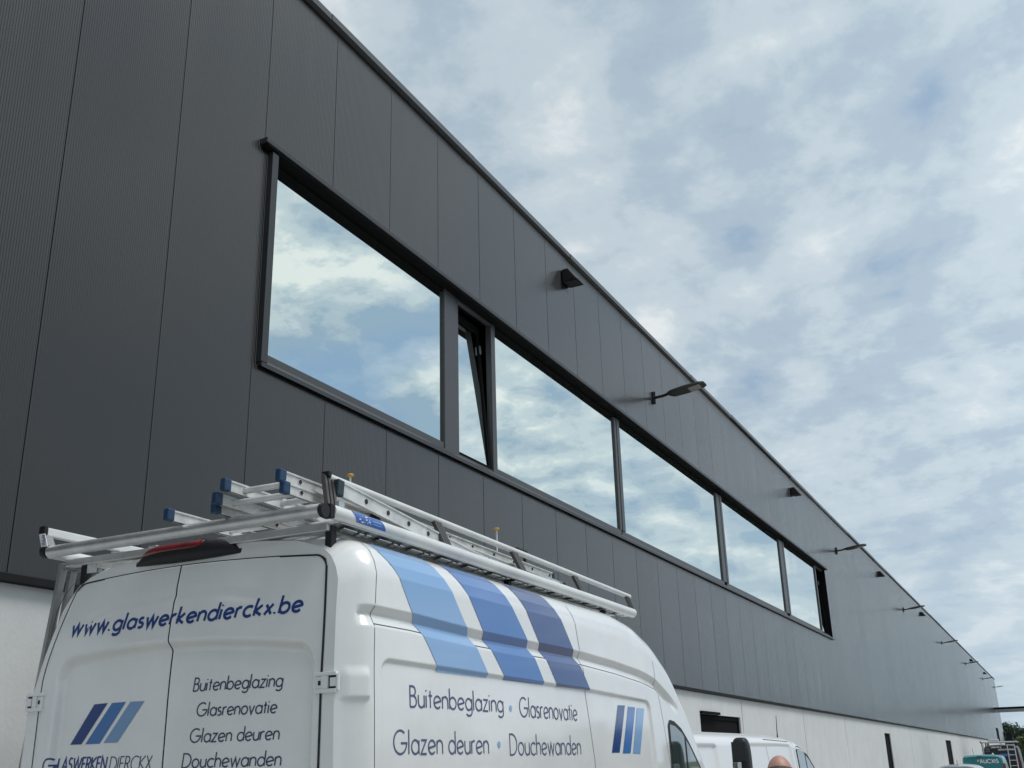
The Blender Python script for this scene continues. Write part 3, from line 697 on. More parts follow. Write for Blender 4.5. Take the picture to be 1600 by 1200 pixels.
van = empty('delivery_van', (6.9, YC, 0), 'large high-roof white van with blue stripes and an aluminium roof rack, parked by the wall', 'van')
bpy.context.view_layer.update()
xc = np.concatenate([np.linspace(3.85, 4.0, 26)[:-1], np.linspace(4.0, 4.25, 34)[:-1], np.linspace(4.25, 7.4, 190)[:-1], np.linspace(7.4, 8.5, 110)[:-1], np.linspace(8.5, 9.62, 50)])
kid(VS.mesh('body', M_white, None, xc, DZ, 420), van)
def Xbase(y, z): return 3.85 + float(lean(z))
def fcap(y, z): return 9.62 + 0.06*(1-(y/1.0)**2)*min(1, max(0, (-0.55-z)/0.2))
kid(VS.cap('front_panel', M_white, None, 9.62, fcap, nz=24), van)
# rear doors
YS = 3.70; YR, YL = 2.806, 4.498
def door_out(side, z):   # outer edge y
    k_ = max(0.0, (z-0.45)/0.5)
    return (YR + 0.036*k_**2) if side < 0 else (YL - 0.135*k_**1.3)
def ztop_door(y):
    zc_ = 0.953 - 0.035*((y-3.70)/0.85)**2
    for e, s_2, r_ in ((YR, 1, 0.06), (YL, -1, 0.06)):
        t = (y-e)*s_2
        if t < r_: zc_ -= r_*(1-math.sqrt(max(0, 1-((r_-t)/r_)**2)))
    return zc_
def xdoor(y, z, off=0.0):
    ds = np.minimum(y-2.845, 4.415-y); zt_ = .597-.055*((y-3.72)/.8)**2; dt_ = zt_-z
    u = np.clip(1-ds/0.09, 0, 2); v = np.clip(1-dt_/0.11, 0, 2); r_ = np.sqrt(u*u+v*v)
    rec = sst((1-r_)/0.5)
    sw = sst((z-(.775-.06*((y-3.70)/.5)**2))/0.03)*sst((.855-.06*((y-3.70)/.5)**2-z)/0.05)*sst((0.66-abs(y-3.70))/0.15)
    return 3.85 + lean(z) - 0.006 + 0.042*rec + 0.005*sw + 0.012*((y-YC)/0.9)**2 - off
def rear_door(side):
    ya, yb = (YS-0.004, None) if side < 0 else (YS+0.004, None)
    t = np.linspace(0, 1, 150); t = np.concatenate([t, 1-np.geomspace(0.0005, 0.006, 8)]); t = np.unique(t)
    rows = []
    for q in t:
        col_ = []
        yo = door_out(side, 0.5); y_ref = ya+(yo-ya)*q
        zt_ = ztop_door(y_ref); zz = np.linspace(-1.15, zt_, 300)
        for z in zz:
            y = ya+(door_out(side, z)-ya)*q; col_.append((float(xdoor(y, z)), y, z))
        rows.append(col_)
    return gridmesh('rear_door', np.array(rows), M_white, None, skirt=(0.04, 0, 0))
def cap_x(y, z):
    y = y+YC
    ins = min(y-door_out(-1, z), door_out(1, z)-y, ztop_door(min(max(y, YR+.001), YL-.001))-z)
    return Xbase(y, z)+0.0005 + 0.05*float(sst((ins-0.006)/0.012))
kid(VS.cap('rear_panel', M_white, None, 3.85, cap_x, nz=160, ns=240), van)
RD = {}
for s_1 in (-1, 1):
    o = kid(rear_door(s_1), van); RD[s_1] = o
# dark gaps on the rear
gp_ = MB()
def Srear_base(y, z, lift): return (3.85+float(lean(z))-0.0005-lift, y, z)
for side in (-1, 1):
    yo = door_out(side, 0.5); e = []
    for q in np.concatenate([np.linspace(0, 0.9, 40), np.linspace(0.9, 0.995, 30)[1:], [0.998, 0.9995, 1.0]]):
        zt_ = ztop_door(YS+(yo-YS)*q); e.append((YS+(door_out(side, zt_)-YS)*q, zt_))
    gp_top = [(y, z+0.001) for y, z in e]
    ribbon(gp_, gp_top, 0.009, Srear_base, 0.001)
    wd_s = 0.012 if side < 0 else 0.006
    ribbon(gp_, [(door_out(side, z)+side*0.002, z) for z in np.linspace(e[-1][1]+0.002, -1.15, 70)], wd_s, Srear_base, 0.0014)
ribbon(gp_, [(YS, z) for z in np.linspace(-1.15, 0.952, 120)], 0.012, lambda y, z, l: (float(xdoor(y, z, -0.012)), y, z), 0.0012)
kid(gp_.build('door_seal', M_gap), van)
# seams along the side
def Sside(x, z, lift, side=-1): return VS.point(x, z, 0.0008+lift, side)
sg = MB()
for side in (-1, 1):
    S_ = lambda x, z, l_, side=side: Sside(x, z, l_, side)
    zz = np.linspace(-1.2, 0.99, 150); xx = 3.995+0.0*zz
    ribbon(sg, list(zip(xx, zz)), 0.0045, S_, 0.0, maxseg=0.02)
    xx = np.linspace(3.995, 8.02, 200); zg = np.interp(xx, GX, GZ_)-0.062
    ribbon(sg, list(zip(xx, zg)), 0.005, S_, 0.0002, maxseg=0.03)
    zz = np.linspace(0.95, -1.1, 120); xx = np.interp(zz, [-1.1, 0, .46, .61, .77, .95], [6.56, 6.52, 6.423, 6.385, 6.345, 6.315])
    ribbon(sg, list(zip(xx, zz)), 0.005, S_, 0.0004, maxseg=0.02)
    zz = np.linspace(0.70, -1.1, 120); xx = np.interp(zz, [-1.1, -.06, .35, .55, .70], [8.05, 8.0, 7.887, 7.822, 7.80])
    ribbon(sg, list(zip(xx, zz)), 0.005, S_, 0.0003, maxseg=0.02)
kid(sg.build('panel_gap', M_gapl), van)
# film stripes on the flank
def edge(tab, z): t = sorted(tab, key=lambda p: p[1]); return float(np.interp(z, [p[1] for p in t], [p[0] for p in t]))
ST = [([(4.056, 1.0), (4.076, .95), (4.177, .863), (4.316, .688), (4.473, .535), (4.555, .445)], [(4.58, 1.0), (4.617, .953), (4.716, .842), (4.845, .693), (4.906, .637), (5.085, .445)], M_b1),
      ([(4.76, 1.0), (4.799, .949), (4.906, .839), (5.022, .701), (5.083, .623), (5.275, .445)], [(5.28, 1.0), (5.322, .951), (5.432, .824), (5.57, .694), (5.795, .435)], M_b2),
      ([(5.485, 1.0), (5.523, .948), (5.638, .799), (5.742, .68), (5.978, .43)], [(5.97, 1.0), (6.014, .939), (6.148, .793), (6.272, .658), (6.5, .425)], M_b3)]
for (lt, rt_, m_) in ST:
    zz = np.linspace(0.428, 0.998, 150); rows = []
    for z in zz:
        a, b = edge(lt, z), edge(rt_, z); rows.append([VS.point(a+(b-a)*q, z, 0.0022) for q in np.linspace(0, 1, 26)])
    kid(gridmesh('stripe', np.array(rows), m_, None), van)
# flank logo: three upright bars
for pts, m_ in (([(6.999, .354), (7.137, .358), (6.962, .051), (6.821, .051)], M_b3), ([(7.198, .352), (7.341, .352), (7.17, .046), (7.022, .046)], M_b2), ([(7.38, .349), (7.529, .349), (7.363, .041), (7.221, .046)], M_b1)):
    rows = []
    for q in np.linspace(0, 1, 30):
        a = (pts[3][0]+(pts[0][0]-pts[3][0])*q, pts[3][1]+(pts[0][1]-pts[3][1])*q); b = (pts[2][0]+(pts[1][0]-pts[2][0])*q, pts[2][1]+(pts[1][1]-pts[2][1])*q)
        rows.append([VS.point(a[0]+(b[0]-a[0])*t, a[1]+(b[1]-a[1])*t, 0.002) for t in np.linspace(0, 1, 6)])
    kid(gridmesh('logo_bar', np.array(rows), m_, None), van)
# flank lettering
S_ = lambda x, z, l_: VS.point(x, z, 0.001+l_)
for s, u0, u1, v0, v1, h in (('Buitenbeglazing', 4.312, 5.262, .258, .262, .092), ('Glasrenovatie', 5.465, 6.275, .244, .240, .102),
                             ('Glazen deuren', 4.169, 5.075, .054, .053, .100), ('Douchewanden', 5.325, 6.298, .045, .043, .105)):
    for wi in range(len(s.split())): tm = MB(); text(tm, s, S_, u0, u1, v0, h, 0.0092, v1=v1, gap=0.15, word=wi); kid(tm.build('lettering', M_slate2), van)
for (x, z) in ((5.352, .283), (5.195, .096)):
    d_ = MB(); n = 20; V = [S_(x, z, 0.001)] + [S_(x+0.017*math.cos(2*math.pi*i/n), z+0.017*math.sin(2*math.pi*i/n), 0.001) for i in range(n)]
    d_.add(V, [(0, i+1, (i+1) % n+1) for i in range(n)]); kid(d_.build('dot', M_b1), van)
# rear lettering
SR = lambda y, z, l_: (float(xdoor(y, z, 0.001+l_)), y, z)
tm = MB(); text(tm, 'www.glaswerkendierckx.be', SR, 4.362, 2.945, .668, .076, 0.0138, slant=0.20, gap=0.20); kid(tm.build('lettering', M_navy), van)
for s, u0, u1, v0, v1, h in (('Buitenbeglazing', 3.549, 3.045, .354, .350, .058), ('Glasrenovatie', 3.520, 3.070, .243, .239, .057), ('Glazen deuren', 3.549, 3.050, .130, .127, .058), ('Douchewanden', 3.583, 3.034, .022, .020, .060)):
    for wi in range(len(s.split())): tm = MB(); text(tm, s, SR, u0, u1, v0, h, 0.0066, slant=0.12, v1=v1, gap=0.15, word=wi); kid(tm.build('lettering', M_slate), van)
tm = MB(); text(tm, 'GLASWERKEN', SR, 4.432, 4.055, .024, .058, 0.0085, slant=0.12, gap=0.16); kid(tm.build('lettering', M_navy), van)
tm = MB(); text(tm, 'DIERCKX', SR, 4.030, 3.772, .020, .060, 0.005, slant=0.12, gap=0.16); kid(tm.build('lettering', M_slate), van)
for pts, m_ in (([(4.169, .325), (4.081, .327), (4.229, .143), (4.305, .143)], M_navy), ([(4.052, .326), (3.962, .327), (4.108, .142), (4.204, .142)], M_gb), ([(3.933, .326), (3.844, .325), (3.993, .144), (4.083, .144)], M_gc)):
    b = MB(); b.add([(float(xdoor(p[0], p[1], 0.002)), p[0], p[1]) for p in pts], [(0, 1, 2, 3)]); kid(b.build('logo_bar', m_), van)
# hinges with their pockets
def hinge(y0, y1, z0, z1, parent):
    h = MB(); x = 3.834
    s = 1 if y1 > y0 else -1
    def bx(a, b, c, d, xa, xb, mi=0):
        ya, yb = y0+(y1-y0)*a, y0+(y1-y0)*b
        h.box((xa, min(ya, yb), z0+(z1-z0)*c), (xb, max(ya, yb), z0+(z1-z0)*d), mi)
    bx(0, 0.95, 0, 0.2, x, x+0.022); bx(0, 0.95, 0.82, 1, x, x+0.022); bx(0.3, 0.58, 0.2, 0.82, x+0.001, x+0.022)
    bx(0.02, 0.3, 0.2, 0.82, x+0.008, x+0.02); bx(0.58, 0.95, 0.2, 0.82, x+0.010, x+0.02, 1); bx(0.66, 0.92, 0.3, 0.72, x+0.004, x+0.022)
    bx(0.12, 0.24, 0.38, 0.6, x+0.005, x+0.01, 1)
    for zc_ in (0.25, 0.5, 0.75):
        ya = y0+(y1-y0)*0.98; zz_ = z0+(z1-z0)*zc_
        h.tube([(x+0.012, ya, zz_-0.011), (x+0.012, ya, zz_+0.011)], 0.009, 10)
    kid(h.build('hinge', [M_white2, M_gap], bevel=0.0025), parent)
hinge(2.829, 2.712, .305, .393, RD[-1]); hinge(4.478, 4.585, .305, .393, RD[1])
# high brake light
bl = empty('brake_light', (0, 0, 0)); 
def lens(name, ya, yb, zf0, zf1, dep, m_, n=26):
    rows = []
    for i in range(n+1):
        q = i/n; y = ya+(yb-ya)*q; z0, z1 = zf0(y), zf1(y); xr = []
        for j in range(13):
            a = j/12*math.pi; zc_ = (z0+z1)/2; zp = zc_-(z1-z0)/2*math.cos(a); x = 3.85+float(lean(zp)) + 0.003 - dep(y)*math.sin(a)**0.7; xr.append((x, y, zp))
        rows.append(xr)
    return gridmesh(name, np.array(rows), m_, None)
b0 = lambda y: .972 + .008*((y-3.68)/.33)**2
def b1(y): 
    t = (y-3.68)/.335; return b0(y)+0.108*max(0.25, 1-abs(t)**5)*(1.0-0.05*t*t)
blo = lens('brake_light', 4.015, 3.345, b0, b1, lambda y: 0.055*max(0.05, 1-abs((y-3.68)/.335)**4), M_bpl, 40)
bpy.data.objects.remove(bl); kid(blo, van)
kid(lens('red_lens', 3.95, 3.52, lambda y: b0(y)+.038, lambda y: b1(y)-.004, lambda y: 0.0585*max(0.05, 1-abs((y-3.735)/.25)**6), M_red, 30), blo)
# cab glass, windscreen, mirror
def zwin(x): return float(np.interp(x, [8.0, 8.06, 8.18, 8.35, 8.54, 8.83, 9.1], [.235, .285, .275, .226, .122, -.058, -.26]))
def winpatch(name, x0, x1, inset, z0, off, m_, side=-1, parent=None):
    rows = []
    for q in np.linspace(0, 1, 50):
        x = x0+(x1-x0)*q; zt_ = zwin(x)-inset; rows.append([VS.point(x, z, off, side) for z in np.linspace(min(z0, zt_-0.01), zt_, 20)])
    return kid(gridmesh(name, np.array(rows), m_, None), parent or van)
for side in (-1, 1):
    fr = winpatch('cab_window', 8.01, 9.08, 0, -.36, 0.003, M_bpl, side)
    winpatch('pane', 8.05, 8.40, 0.035, -.33, 0.005, M_cglass, side, fr); winpatch('pane', 8.445, 8.93, 0.035, -.33, 0.005, M_cglass, side, fr)
rows = []
for x in np.linspace(8.42, 9.3, 30):
    T = float(VS.top(x)); rr = []
    for q in np.linspace(-1, 1, 31):
        # position across by walking the section
        dzv = np.linspace(0, 0.16, 60); ww = VS.halfw(x, T-dzv, False); tgt = abs(q)*0.90*ww[-1]*0.95
        dz = float(np.interp(tgt, ww, dzv)); rr.append((x, YC+math.copysign(tgt, q), T-dz+0.006))
    rows.append(rr)
kid(gridmesh('windscreen', np.array(rows), M_cglass, None), van)
mi_ = MB(); mx = 9.0
def blob(mb, c0, c1, n=12, p=3.0, m=10, mi=0):
    (x0, y0, z0), (x1, y1, z1) = c0, c1; V = []; 
    for i in range(m+1):
        a = -math.pi/2+math.pi*i/m; cz = math.copysign(abs(math.sin(a))**(2/p), math.sin(a)); cr = abs(math.cos(a))**(2/p)
        for k_ in range(n*2):
            t = math.pi*k_/n; V.append(((x0+x1)/2+(x1-x0)/2*cr*math.copysign(abs(math.cos(t))**(2/p), math.cos(t)), (y0+y1)/2+(y1-y0)/2*cr*math.copysign(abs(math.sin(t))**(2/p), math.sin(t)), (z0+z1)/2+(z1-z0)/2*cz))
    N2 = n*2; Fc = [(i*N2+k_, i*N2+(k_+1) % N2, (i+1)*N2+(k_+1) % N2, (i+1)*N2+k_) for i in range(m) for k_ in range(N2)]
    mb.add(V, Fc, mi, True)
for side in (-1, 1):
    mm = MB(); yy = YC+side*1.30
    blob(mm, (8.96, yy-0.072, -0.36), (9.12, yy+0.072, 0.155), p=4.0, m=20)
    mm.tube([(9.08, YC+side*0.98, -0.28), (9.05, yy-side*0.06, -0.22)], 0.035, 10)
    o = kid(mm.build('side_mirror', M_bpl), van)
    gm = MB(); gm.box((8.952, yy-0.058, -0.03), (8.958, yy+0.058, 0.12)); kid(gm.build('mirror_glass', M_bpr, bevel=0.002), o)  # dark reflection put into the colour: plain black, no mirror finish
    gm = MB(); gm.box((8.948, yy-0.015, -0.10), (8.955, yy+0.060, -0.035)); kid(gm.build('wide_angle_glass', M_mglass, bevel=0.002), o)
# lower van: bumper, lights, plate, wheels
bb = MB(); bb.box((3.74, YC-0.98, -1.25), (3.9, YC+0.98, -1.12)); kid(bb.build('bumper', M_bpr, bevel=0.03), van)
bb = MB(); bb.box((9.5, YC-0.9, -1.35), (9.69, YC+0.9, -0.98)); kid(bb.build('bumper', M_bpr, bevel=0.03), van)
for s_1 in (-1, 1):
    tl = MB(); tl.box((3.835, YC+s_1*0.94-0.055, -0.75), (3.9, YC+s_1*0.94+0.055, -0.30)); kid(tl.build('tail_light', M_red, bevel=0.012), van)
    hl = MB(); hl.box((9.5, YC+s_1*0.72-0.13, -0.85), (9.66, YC+s_1*0.72+0.13, -0.62)); kid(hl.build('headlight', M_lens, bevel=0.03), van)
def wheel(x, y, r, parent, zc_, raw=False):
    t = MB(); t.tube([(x, y-0.11, zc_), (x, y-0.09, zc_), (x, y+0.09, zc_), (x, y+0.11, zc_)], [r*0.92, r, r, r*0.92], 36)
    o = t.build('wheel', M_rub, raw=raw); kid(o, parent)
    h = MB(); h.tube([(x, y-0.125, zc_), (x, y+0.125, zc_)], r*0.58, 24); kid(h.build('rim', M_alud, raw=raw), o)
for x in (4.95, 8.85):
    for s_1 in (-1, 1): wheel(x, YC+s_1*0.91, 0.35, van, -CZ+0.35)

# ---- roof rack
rk = MB()   # crossbars and load floor
for x in np.arange(4.15, 7.8, 0.36): rk.box((x-0.022, 2.885, 1.056), (x+0.022, 4.50, 1.080))
for y in (3.02, 3.35, 3.95, 4.2): rk.box((3.95, y-0.03, 1.081), (7.75, y+0.03, 1.088))
rack = kid(rk.build('roof_rack', M_alu, bevel=0.003), van)
for (n_, pts, r_, m_) in (('side_rail', [(3.87, 2.80, 1.105), (7.86, 2.80, 1.075)], 0.034, M_wtube), ('side_rail', [(3.80, 4.52, 1.09), (7.86, 4.52, 1.075)], 0.028, M_wtube),
                          ('top_rail', [(3.93, 2.862, 1.288), (7.98, 2.862, 1.222)], 0.018, M_wtube)):
    t = MB(); t.tube(pts, r_, 20); kid(t.build(n_, m_), rack)
t = MB(); t.beam((3.80, 4.55, 1.20), (7.8, 4.55, 1.20), 0.035, 0.045); kid(t.build('top_rail', M_wtube, bevel=0.006), rack)
t = MB(); t.tube([(3.80, 2.80, 1.097), (3.80, 4.50, 1.090)], 0.031, 20); kid(t.build('loading_roller', M_alu), rack)
t = MB(); t.tube([(4.0, 2.83, 1.168), (4.0, 4.3, 1.150)], 0.024, 16); kid(t.build('cross_tube', M_alu), rack)
t = MB(); t.box((3.905, 2.84, 1.028), (3.955, 4.5, 1.066)); kid(t.build('cross_bar', M_alu, bevel=0.004), rack)
for y in (2.795, 4.515):
    t = MB(); t.tube([(3.80, y, 1.094), (3.80, y+(0.025 if y > 4 else -0.02), 1.094)], 0.033, 16); kid(t.build('end_cap', M_bpl, bevel=0.004), rack)
for a_, b_ in (((3.775, 4.53, 1.185), (3.80, 4.572, 1.228)), ((3.84, 2.775, 1.07), (3.875, 2.825, 1.135)), ((3.905, 2.84, 1.285), (3.93, 2.884, 1.312))):
    t = MB(); t.box(a_, b_); kid(t.build('end_cap', M_bpl, bevel=0.004), rack)
# inner rail under the right tube (carries the slats seen from below)
t = MB()
t.box((3.95, 2.795, 1.064), (7.72, 2.88, 1.068))
for x in np.arange(3.98, 7.6, 0.30):
    for (da, db, dz_) in ((0.0, 0.11, 0.0), (0.13, 0.17, -0.003), (0.19, 0.23, 0.001)):
        t.hexa([(x+da, 2.80, 1.045+dz_), (x+db, 2.80, 1.045+dz_), (x+db+0.06, 2.873, 1.053+dz_), (x+da+0.06, 2.873, 1.053+dz_), (x+da, 2.80, 1.049+dz_), (x+db, 2.80, 1.049+dz_), (x+db+0.06, 2.873, 1.057+dz_), (x+da+0.06, 2.873, 1.057+dz_)])
kid(t.build('floor_slats', M_alu), rack)
t = MB(); t.box((3.95, 2.874, 1.046), (7.72, 2.884, 1.0635)); kid(t.build('edge_profile', M_alud), rack)
for (x, y) in ((3.95, 2.85), (3.95, 4.39), (5.8, 2.86), (5.8, 4.44), (7.4, 2.87), (7.4, 4.44)):
    t = MB(); t.box((x-0.022, y-0.018, 0.93), (x+0.022, y+0.018, 1.058)); kid(t.build('foot', M_bpl, bevel=0.004), rack)
    if y > 4.3 or True:
        pass
t = MB(); t.box((3.925, 4.30, 0.985), (3.935, 4.36, 1.035)); t.tube([(3.92, 4.33, 1.01), (3.925, 4.33, 1.01)], 0.012, 10); kid(t.build('foot_bracket', M_aluw), rack)
for (xt, xb, k_) in ((3.925, 3.875, 1), (4.93, 4.95, 1), (5.89, 5.91, 1), (6.86, 6.86, 1), (7.92, 7.86, 1)):
    f_ = (xt-3.9)/3.92; t = MB()
    zt_ = 1.285-0.066*f_; zb_ = 1.13-0.03*f_; yt_ = 2.862
    for dx in (-0.028, 0, 0.028): t.beam((xt+dx, yt_, zt_), (xb+dx, 2.80, zb_), 0.020, 0.020, up=(0, 1, 0))
    t.beam((xt, yt_+.006, zt_), (xb, 2.806, zb_), 0.075, 0.008, up=(0, 1, 0))
    kid(t.build('rail_post', M_post), rack)
for (xt, xb) in ((3.805, 3.825), (4.33, 4.33), (5.4, 5.4), (6.6, 6.6), (7.7, 7.7)):
    t = MB(); t.beam((xt, 4.55, 1.18), (xb, 4.53, 1.11), 0.05, 0.03, up=(0, 1, 0)); kid(t.build('rail_post', M_alud), rack)
t = MB(); t.hexa([(3.775, 4.54, 1.116), (3.775, 4.495, 1.116), (3.779, 4.495, 1.116), (3.779, 4.54, 1.116), (3.765, 4.555, 1.183), (3.765, 4.515, 1.183), (3.769, 4.515, 1.183), (3.769, 4.555, 1.183)]); o = kid(t.build('sticker', M_stick), rack)
t = MB(); rs = random.Random(3)
for i in range(7):
    z = 1.122+i*0.008; a = 4.501+rs.uniform(0, 0.01); t.box((3.762, a, z), (3.7645, a+rs.uniform(0.01, 0.03), z+0.003))
kid(t.build('sticker_print', M_slate), o)
# blue maker's plate on the right rail
def Srail(u, v, l_):   # u along x, v angle-ish height on the tube
    zc_ = 1.105-0.0075*(u-3.87); a = math.asin(max(-0.95, min(0.95, v/0.036))); return (u, 2.80-(0.0355+l_)*math.cos(a), zc_+0.0355*math.sin(a))
rows = [[Srail(u+0.02*q, v, 0.0) for q, v in zip(np.linspace(1, -1, 8), np.linspace(-0.022, 0.026, 8))] for u in np.linspace(4.02, 4.27, 10)]
o = kid(gridmesh('maker_plate', np.array(rows), M_stblue, None), rack)
t = MB(); text(t, 'ALFA', Srail, 4.045, 4.150, -0.014, 0.030, 0.0062, slant=0.2, gap=0.22); kid(t.build('lettering', M_stick), o)
t = MB()
ribbon(t, [(4.165, 0.006), (4.245, 0.006)], 0.005, Srail, 0.0008); ribbon(t, [(4.165, -0.008), (4.245, -0.008)], 0.004, Srail, 0.0008); kid(t.build('lettering', M_b1), o)
# glass carrying frame down the left flank
for x in (4.10, 4.17, 5.9, 7.5):
    gf = MB(); gf.beam((x, 4.735, 1.10), (x, 4.99, -1.10), 0.022, 0.042, up=(1, 0, 0)); gf.beam((x, 4.53, 1.06), (x, 4.74, 1.08), 0.03, 0.03); kid(gf.build('carrier_post', M_alud), van)
for z, y in ((-1.0, 4.98), (0.0, 4.87)): gf = MB(); gf.beam((4.05, y-0.02, z), (7.6, y-0.02, z), 0.02, 0.04); kid(gf.build('carrier_bar', M_alud), van)
# lock pins with yellow knobs
for (x, z0, z1) in ((4.235, 1.24, 1.372), (5.845, 1.2, 1.388)):
    t = MB(); t.tube([(x, 2.95, z0), (x, 2.95, z1)], 0.0055, 8); o = kid(t.build('lock_pin', M_aluw), rack)
    t = MB(); t.tube([(x, 2.95, z1-0.004), (x, 2.95, z1+0.006), (x, 2.95, z1+0.012)], [0.008, 0.019, 0.015], 14); kid(t.build('knob', M_yel), o)
t = MB(); t.box((6.15, 2.95, 1.30), (6.30, 2.98, 1.33)); t.box((6.27, 2.955, 1.2), (6.29, 2.975, 1.30)); kid(t.build('clamp', M_bpl, bevel=0.005), rack)

# ---- ladders (each a thing)
def ladder(a, b, wd, hh, label, rung0=0.10, step=0.28, caps=M_bcap, yoff=0.0, lift=True, thick=0.024):
    a = Vector(a); b = Vector(b); d = (b-a).normalized(); Ln = (b-a).length
    r = empty('aluminium_ladder', (a.x, a.y, a.z+CZ), label, 'ladder', 'aluminium ladders on the van roof rack')
    sdv = Vector((0, 0, 1)).cross(d).normalized()   # towards +y
    u = d.cross(sdv)
    for s in (-1, 1):
        o_ = sdv*(s*wd/2); m = MB()
        p0 = o_; p1 = d*Ln+o_
        m.beam(p0+d*0.03, p1, thick*0.5, hh)
        m.beam(p0+d*0.03+u*(hh/2-0.004)-sdv*0*s, p1+u*(hh/2-0.004), thick, 0.008); m.beam(p0+d*0.03-u*(hh/2-0.004), p1-u*(hh/2-0.004), thick, 0.008)
        m.build('stile', M_aluw, r, raw=True)
        c = MB(); c.beam(p0-d*0.012, p0+d*0.034, thick+0.008, hh+0.008); c.build('end_cap', caps, r, raw=True, bevel=0.006)
        c = MB(); c.beam(p1, p1+d*0.03, thick+0.006, hh+0.006); c.build('end_cap', caps, r, raw=True, bevel=0.004)
    k_ = rung0
    while k_ < Ln-0.05:
        m = MB(); p = d*k_; m.tube([p-sdv*(wd/2-0.006), p+sdv*(wd/2-0.006)], 0.0155, 12)
        for s in (-1, 1): m.tube([p+sdv*s*(wd/2+0.0005), p+sdv*s*(wd/2+thick*0.5-0.002)], [0.017, 0.014], 12)
        h_ = MB()
        for s in (-1, 1): h_.tube([p+sdv*s*(wd/2+thick*0.5-0.0015), p+sdv*s*(wd/2+thick*0.5+0.0006)], 0.0105, 10)
        ro = m.build('rung', M_aluw, r, raw=True); h_.build('rung_bore', M_gap, ro, raw=True)
        k_ += step
    return r
ladder((3.66, 3.100, 1.187), (6.75, 3.100, 1.150), 0.385, 0.050, 'lower aluminium ladder of the stacked pair in the middle of the van roof', rung0=0.12)
ladder((3.66, 3.090, 1.246), (6.65, 3.100, 1.206), 0.315, 0.052, 'upper aluminium ladder of the stacked pair, blue caps towards the viewer', rung0=0.14)
ladder((3.70, 3.475, 1.158), (6.6, 3.50, 1.158), 0.285, 0.052, 'aluminium ladder lying lowest and leftmost, left of the stacked pair', rung0=0.45)
# perforated sloping rail at the right edge
pr = empty('ladder_section', (3.82, 2.86, 1.22+CZ), 'sloping perforated aluminium ladder section with dark cap against the right rack rail', 'ladder section')
for (ya, yb, za, zc_, xe) in ((2.828, 2.838, 1.238, 1.095, 5.60), (2.868, 2.878, 1.180, 1.128, 6.62)):
    a = Vector((3.975 if ya < 2.85 else 4.35, ya, za)); b = Vector((xe, yb, zc_)); og = Vector((3.82, 2.86, 1.22)); d = (b-a).normalized(); e_ = .032 if ya < 2.85 else .024
    m = MB(); m.beam(a-og, b-og, 0.010, 2*e_); m.beam(a-og+Vector((0, 0, e_)), b-og+Vector((0, 0, e_)), 0.022, 0.008); m.beam(a-og-Vector((0, 0, e_)), b-og-Vector((0, 0, e_)), 0.022, 0.008)
    o = m.build('stile', M_aluw, pr, raw=True)
    k_ = 0.22; h_ = MB()
    while k_ < (b-a).length-0.03:
        p = a+d*k_-og; h_.tube([p+Vector((0, -0.0045, 0)), p+Vector((0, -0.0085, 0))], 0.0125 if ya < 2.85 else 0.009, 12); k_ += 0.20
    h_.build('rung_bore', M_gap, o, raw=True)
    c = MB(); c.beam(a-d*0.03-og, a+d*0.02-og, 0.030, 2*e_+0.014); c.build('end_cap', M_bpl if ya > 2.85 else M_tcap, pr, raw=True, bevel=0.005)

# ================================================================== other vehicles
def simple_van(name, loc, label, cat, Lg, Hw, Ht, top_, plan_, paint, disp=None, corner=1.0, rin=0.09, lean_=None, nosez=None, group=None, wheelr=0.33):
    """own coordinates: x forward from the rear bumper, y across, z up from the ground"""
    r = empty(name, loc, label, cat, group)
    bs = ([0, 0.25, 0.5, 0.9, 1.2, Ht], [Hw*0.95, Hw*0.985, Hw, Hw, Hw*0.975, Hw*0.90])
    S2 = Shell(0, 0.0, Lg, top_, plan_, bs, 0.22, lean_, disp, rin=rin, rlen=0.13, corner=corner, tin=0.05)
    xc_ = np.concatenate([np.linspace(0, 0.15, 12)[:-1], np.linspace(0.15, Lg, 200)])
    S2.mesh('body', paint, r, xc_, DZ*corner, 240, raw=True)
    ln = lean_ or (lambda z: 0)
    S2.cap('rear_panel', paint, r, 0.0, lambda y, z: 0.0005+float(ln(z)), nz=40, raw=True); S2.cap('front_panel', paint, r, Lg, lambda y, z: Lg+0.0*z, nz=20, raw=True)
    for x in (0.85, Lg-0.85):
        for s in (-1, 1):
            t = MB(); y = s*(Hw-0.11); t.tube([(x, y-0.11, wheelr), (x, y-0.09, wheelr), (x, y+0.09, wheelr), (x, y+0.11, wheelr)], [wheelr*.92, wheelr, wheelr, wheelr*.92], 28)
            o = t.build('wheel', M_rub, r, raw=True); t = MB(); t.tube([(x, y-0.122, wheelr), (x, y+0.122, wheelr)], wheelr*0.58, 18); t.build('rim', M_alud, o, raw=True)
    b_ = MB(); b_.box((-0.07, -Hw*0.93, 0.3), (0.03, Hw*0.93, 0.55)); b_.build('bumper', M_bpr, r, raw=True, bevel=0.03)
    b_ = MB(); b_.box((Lg-0.05, -Hw*0.85, 0.25), (Lg+0.1, Hw*0.85, 0.55)); b_.build('bumper', M_bpr, r, raw=True, bevel=0.03)
    for s in (-1, 1):
        t = MB(); t.box((-0.012, s*(Hw*0.86)-0.06, 0.75), (0.05, s*(Hw*0.86)+0.06, 1.2)); t.build('tail_light', M_red, r, raw=True, bevel=0.012)
    return r, S2
def side_patch(S2, r, name, fz, x0, x1, z0, off, m_, side=-1, n=30):
    rows = []
    for q in np.linspace(0, 1, n):
        x = x0+(x1-x0)*q; zt_ = fz(x); rows.append([S2.point(x, z, off, side) for z in np.linspace(min(z0, zt_-0.005), zt_, 14)])
    return gridmesh(name, np.array(rows), m_, r, raw=True)
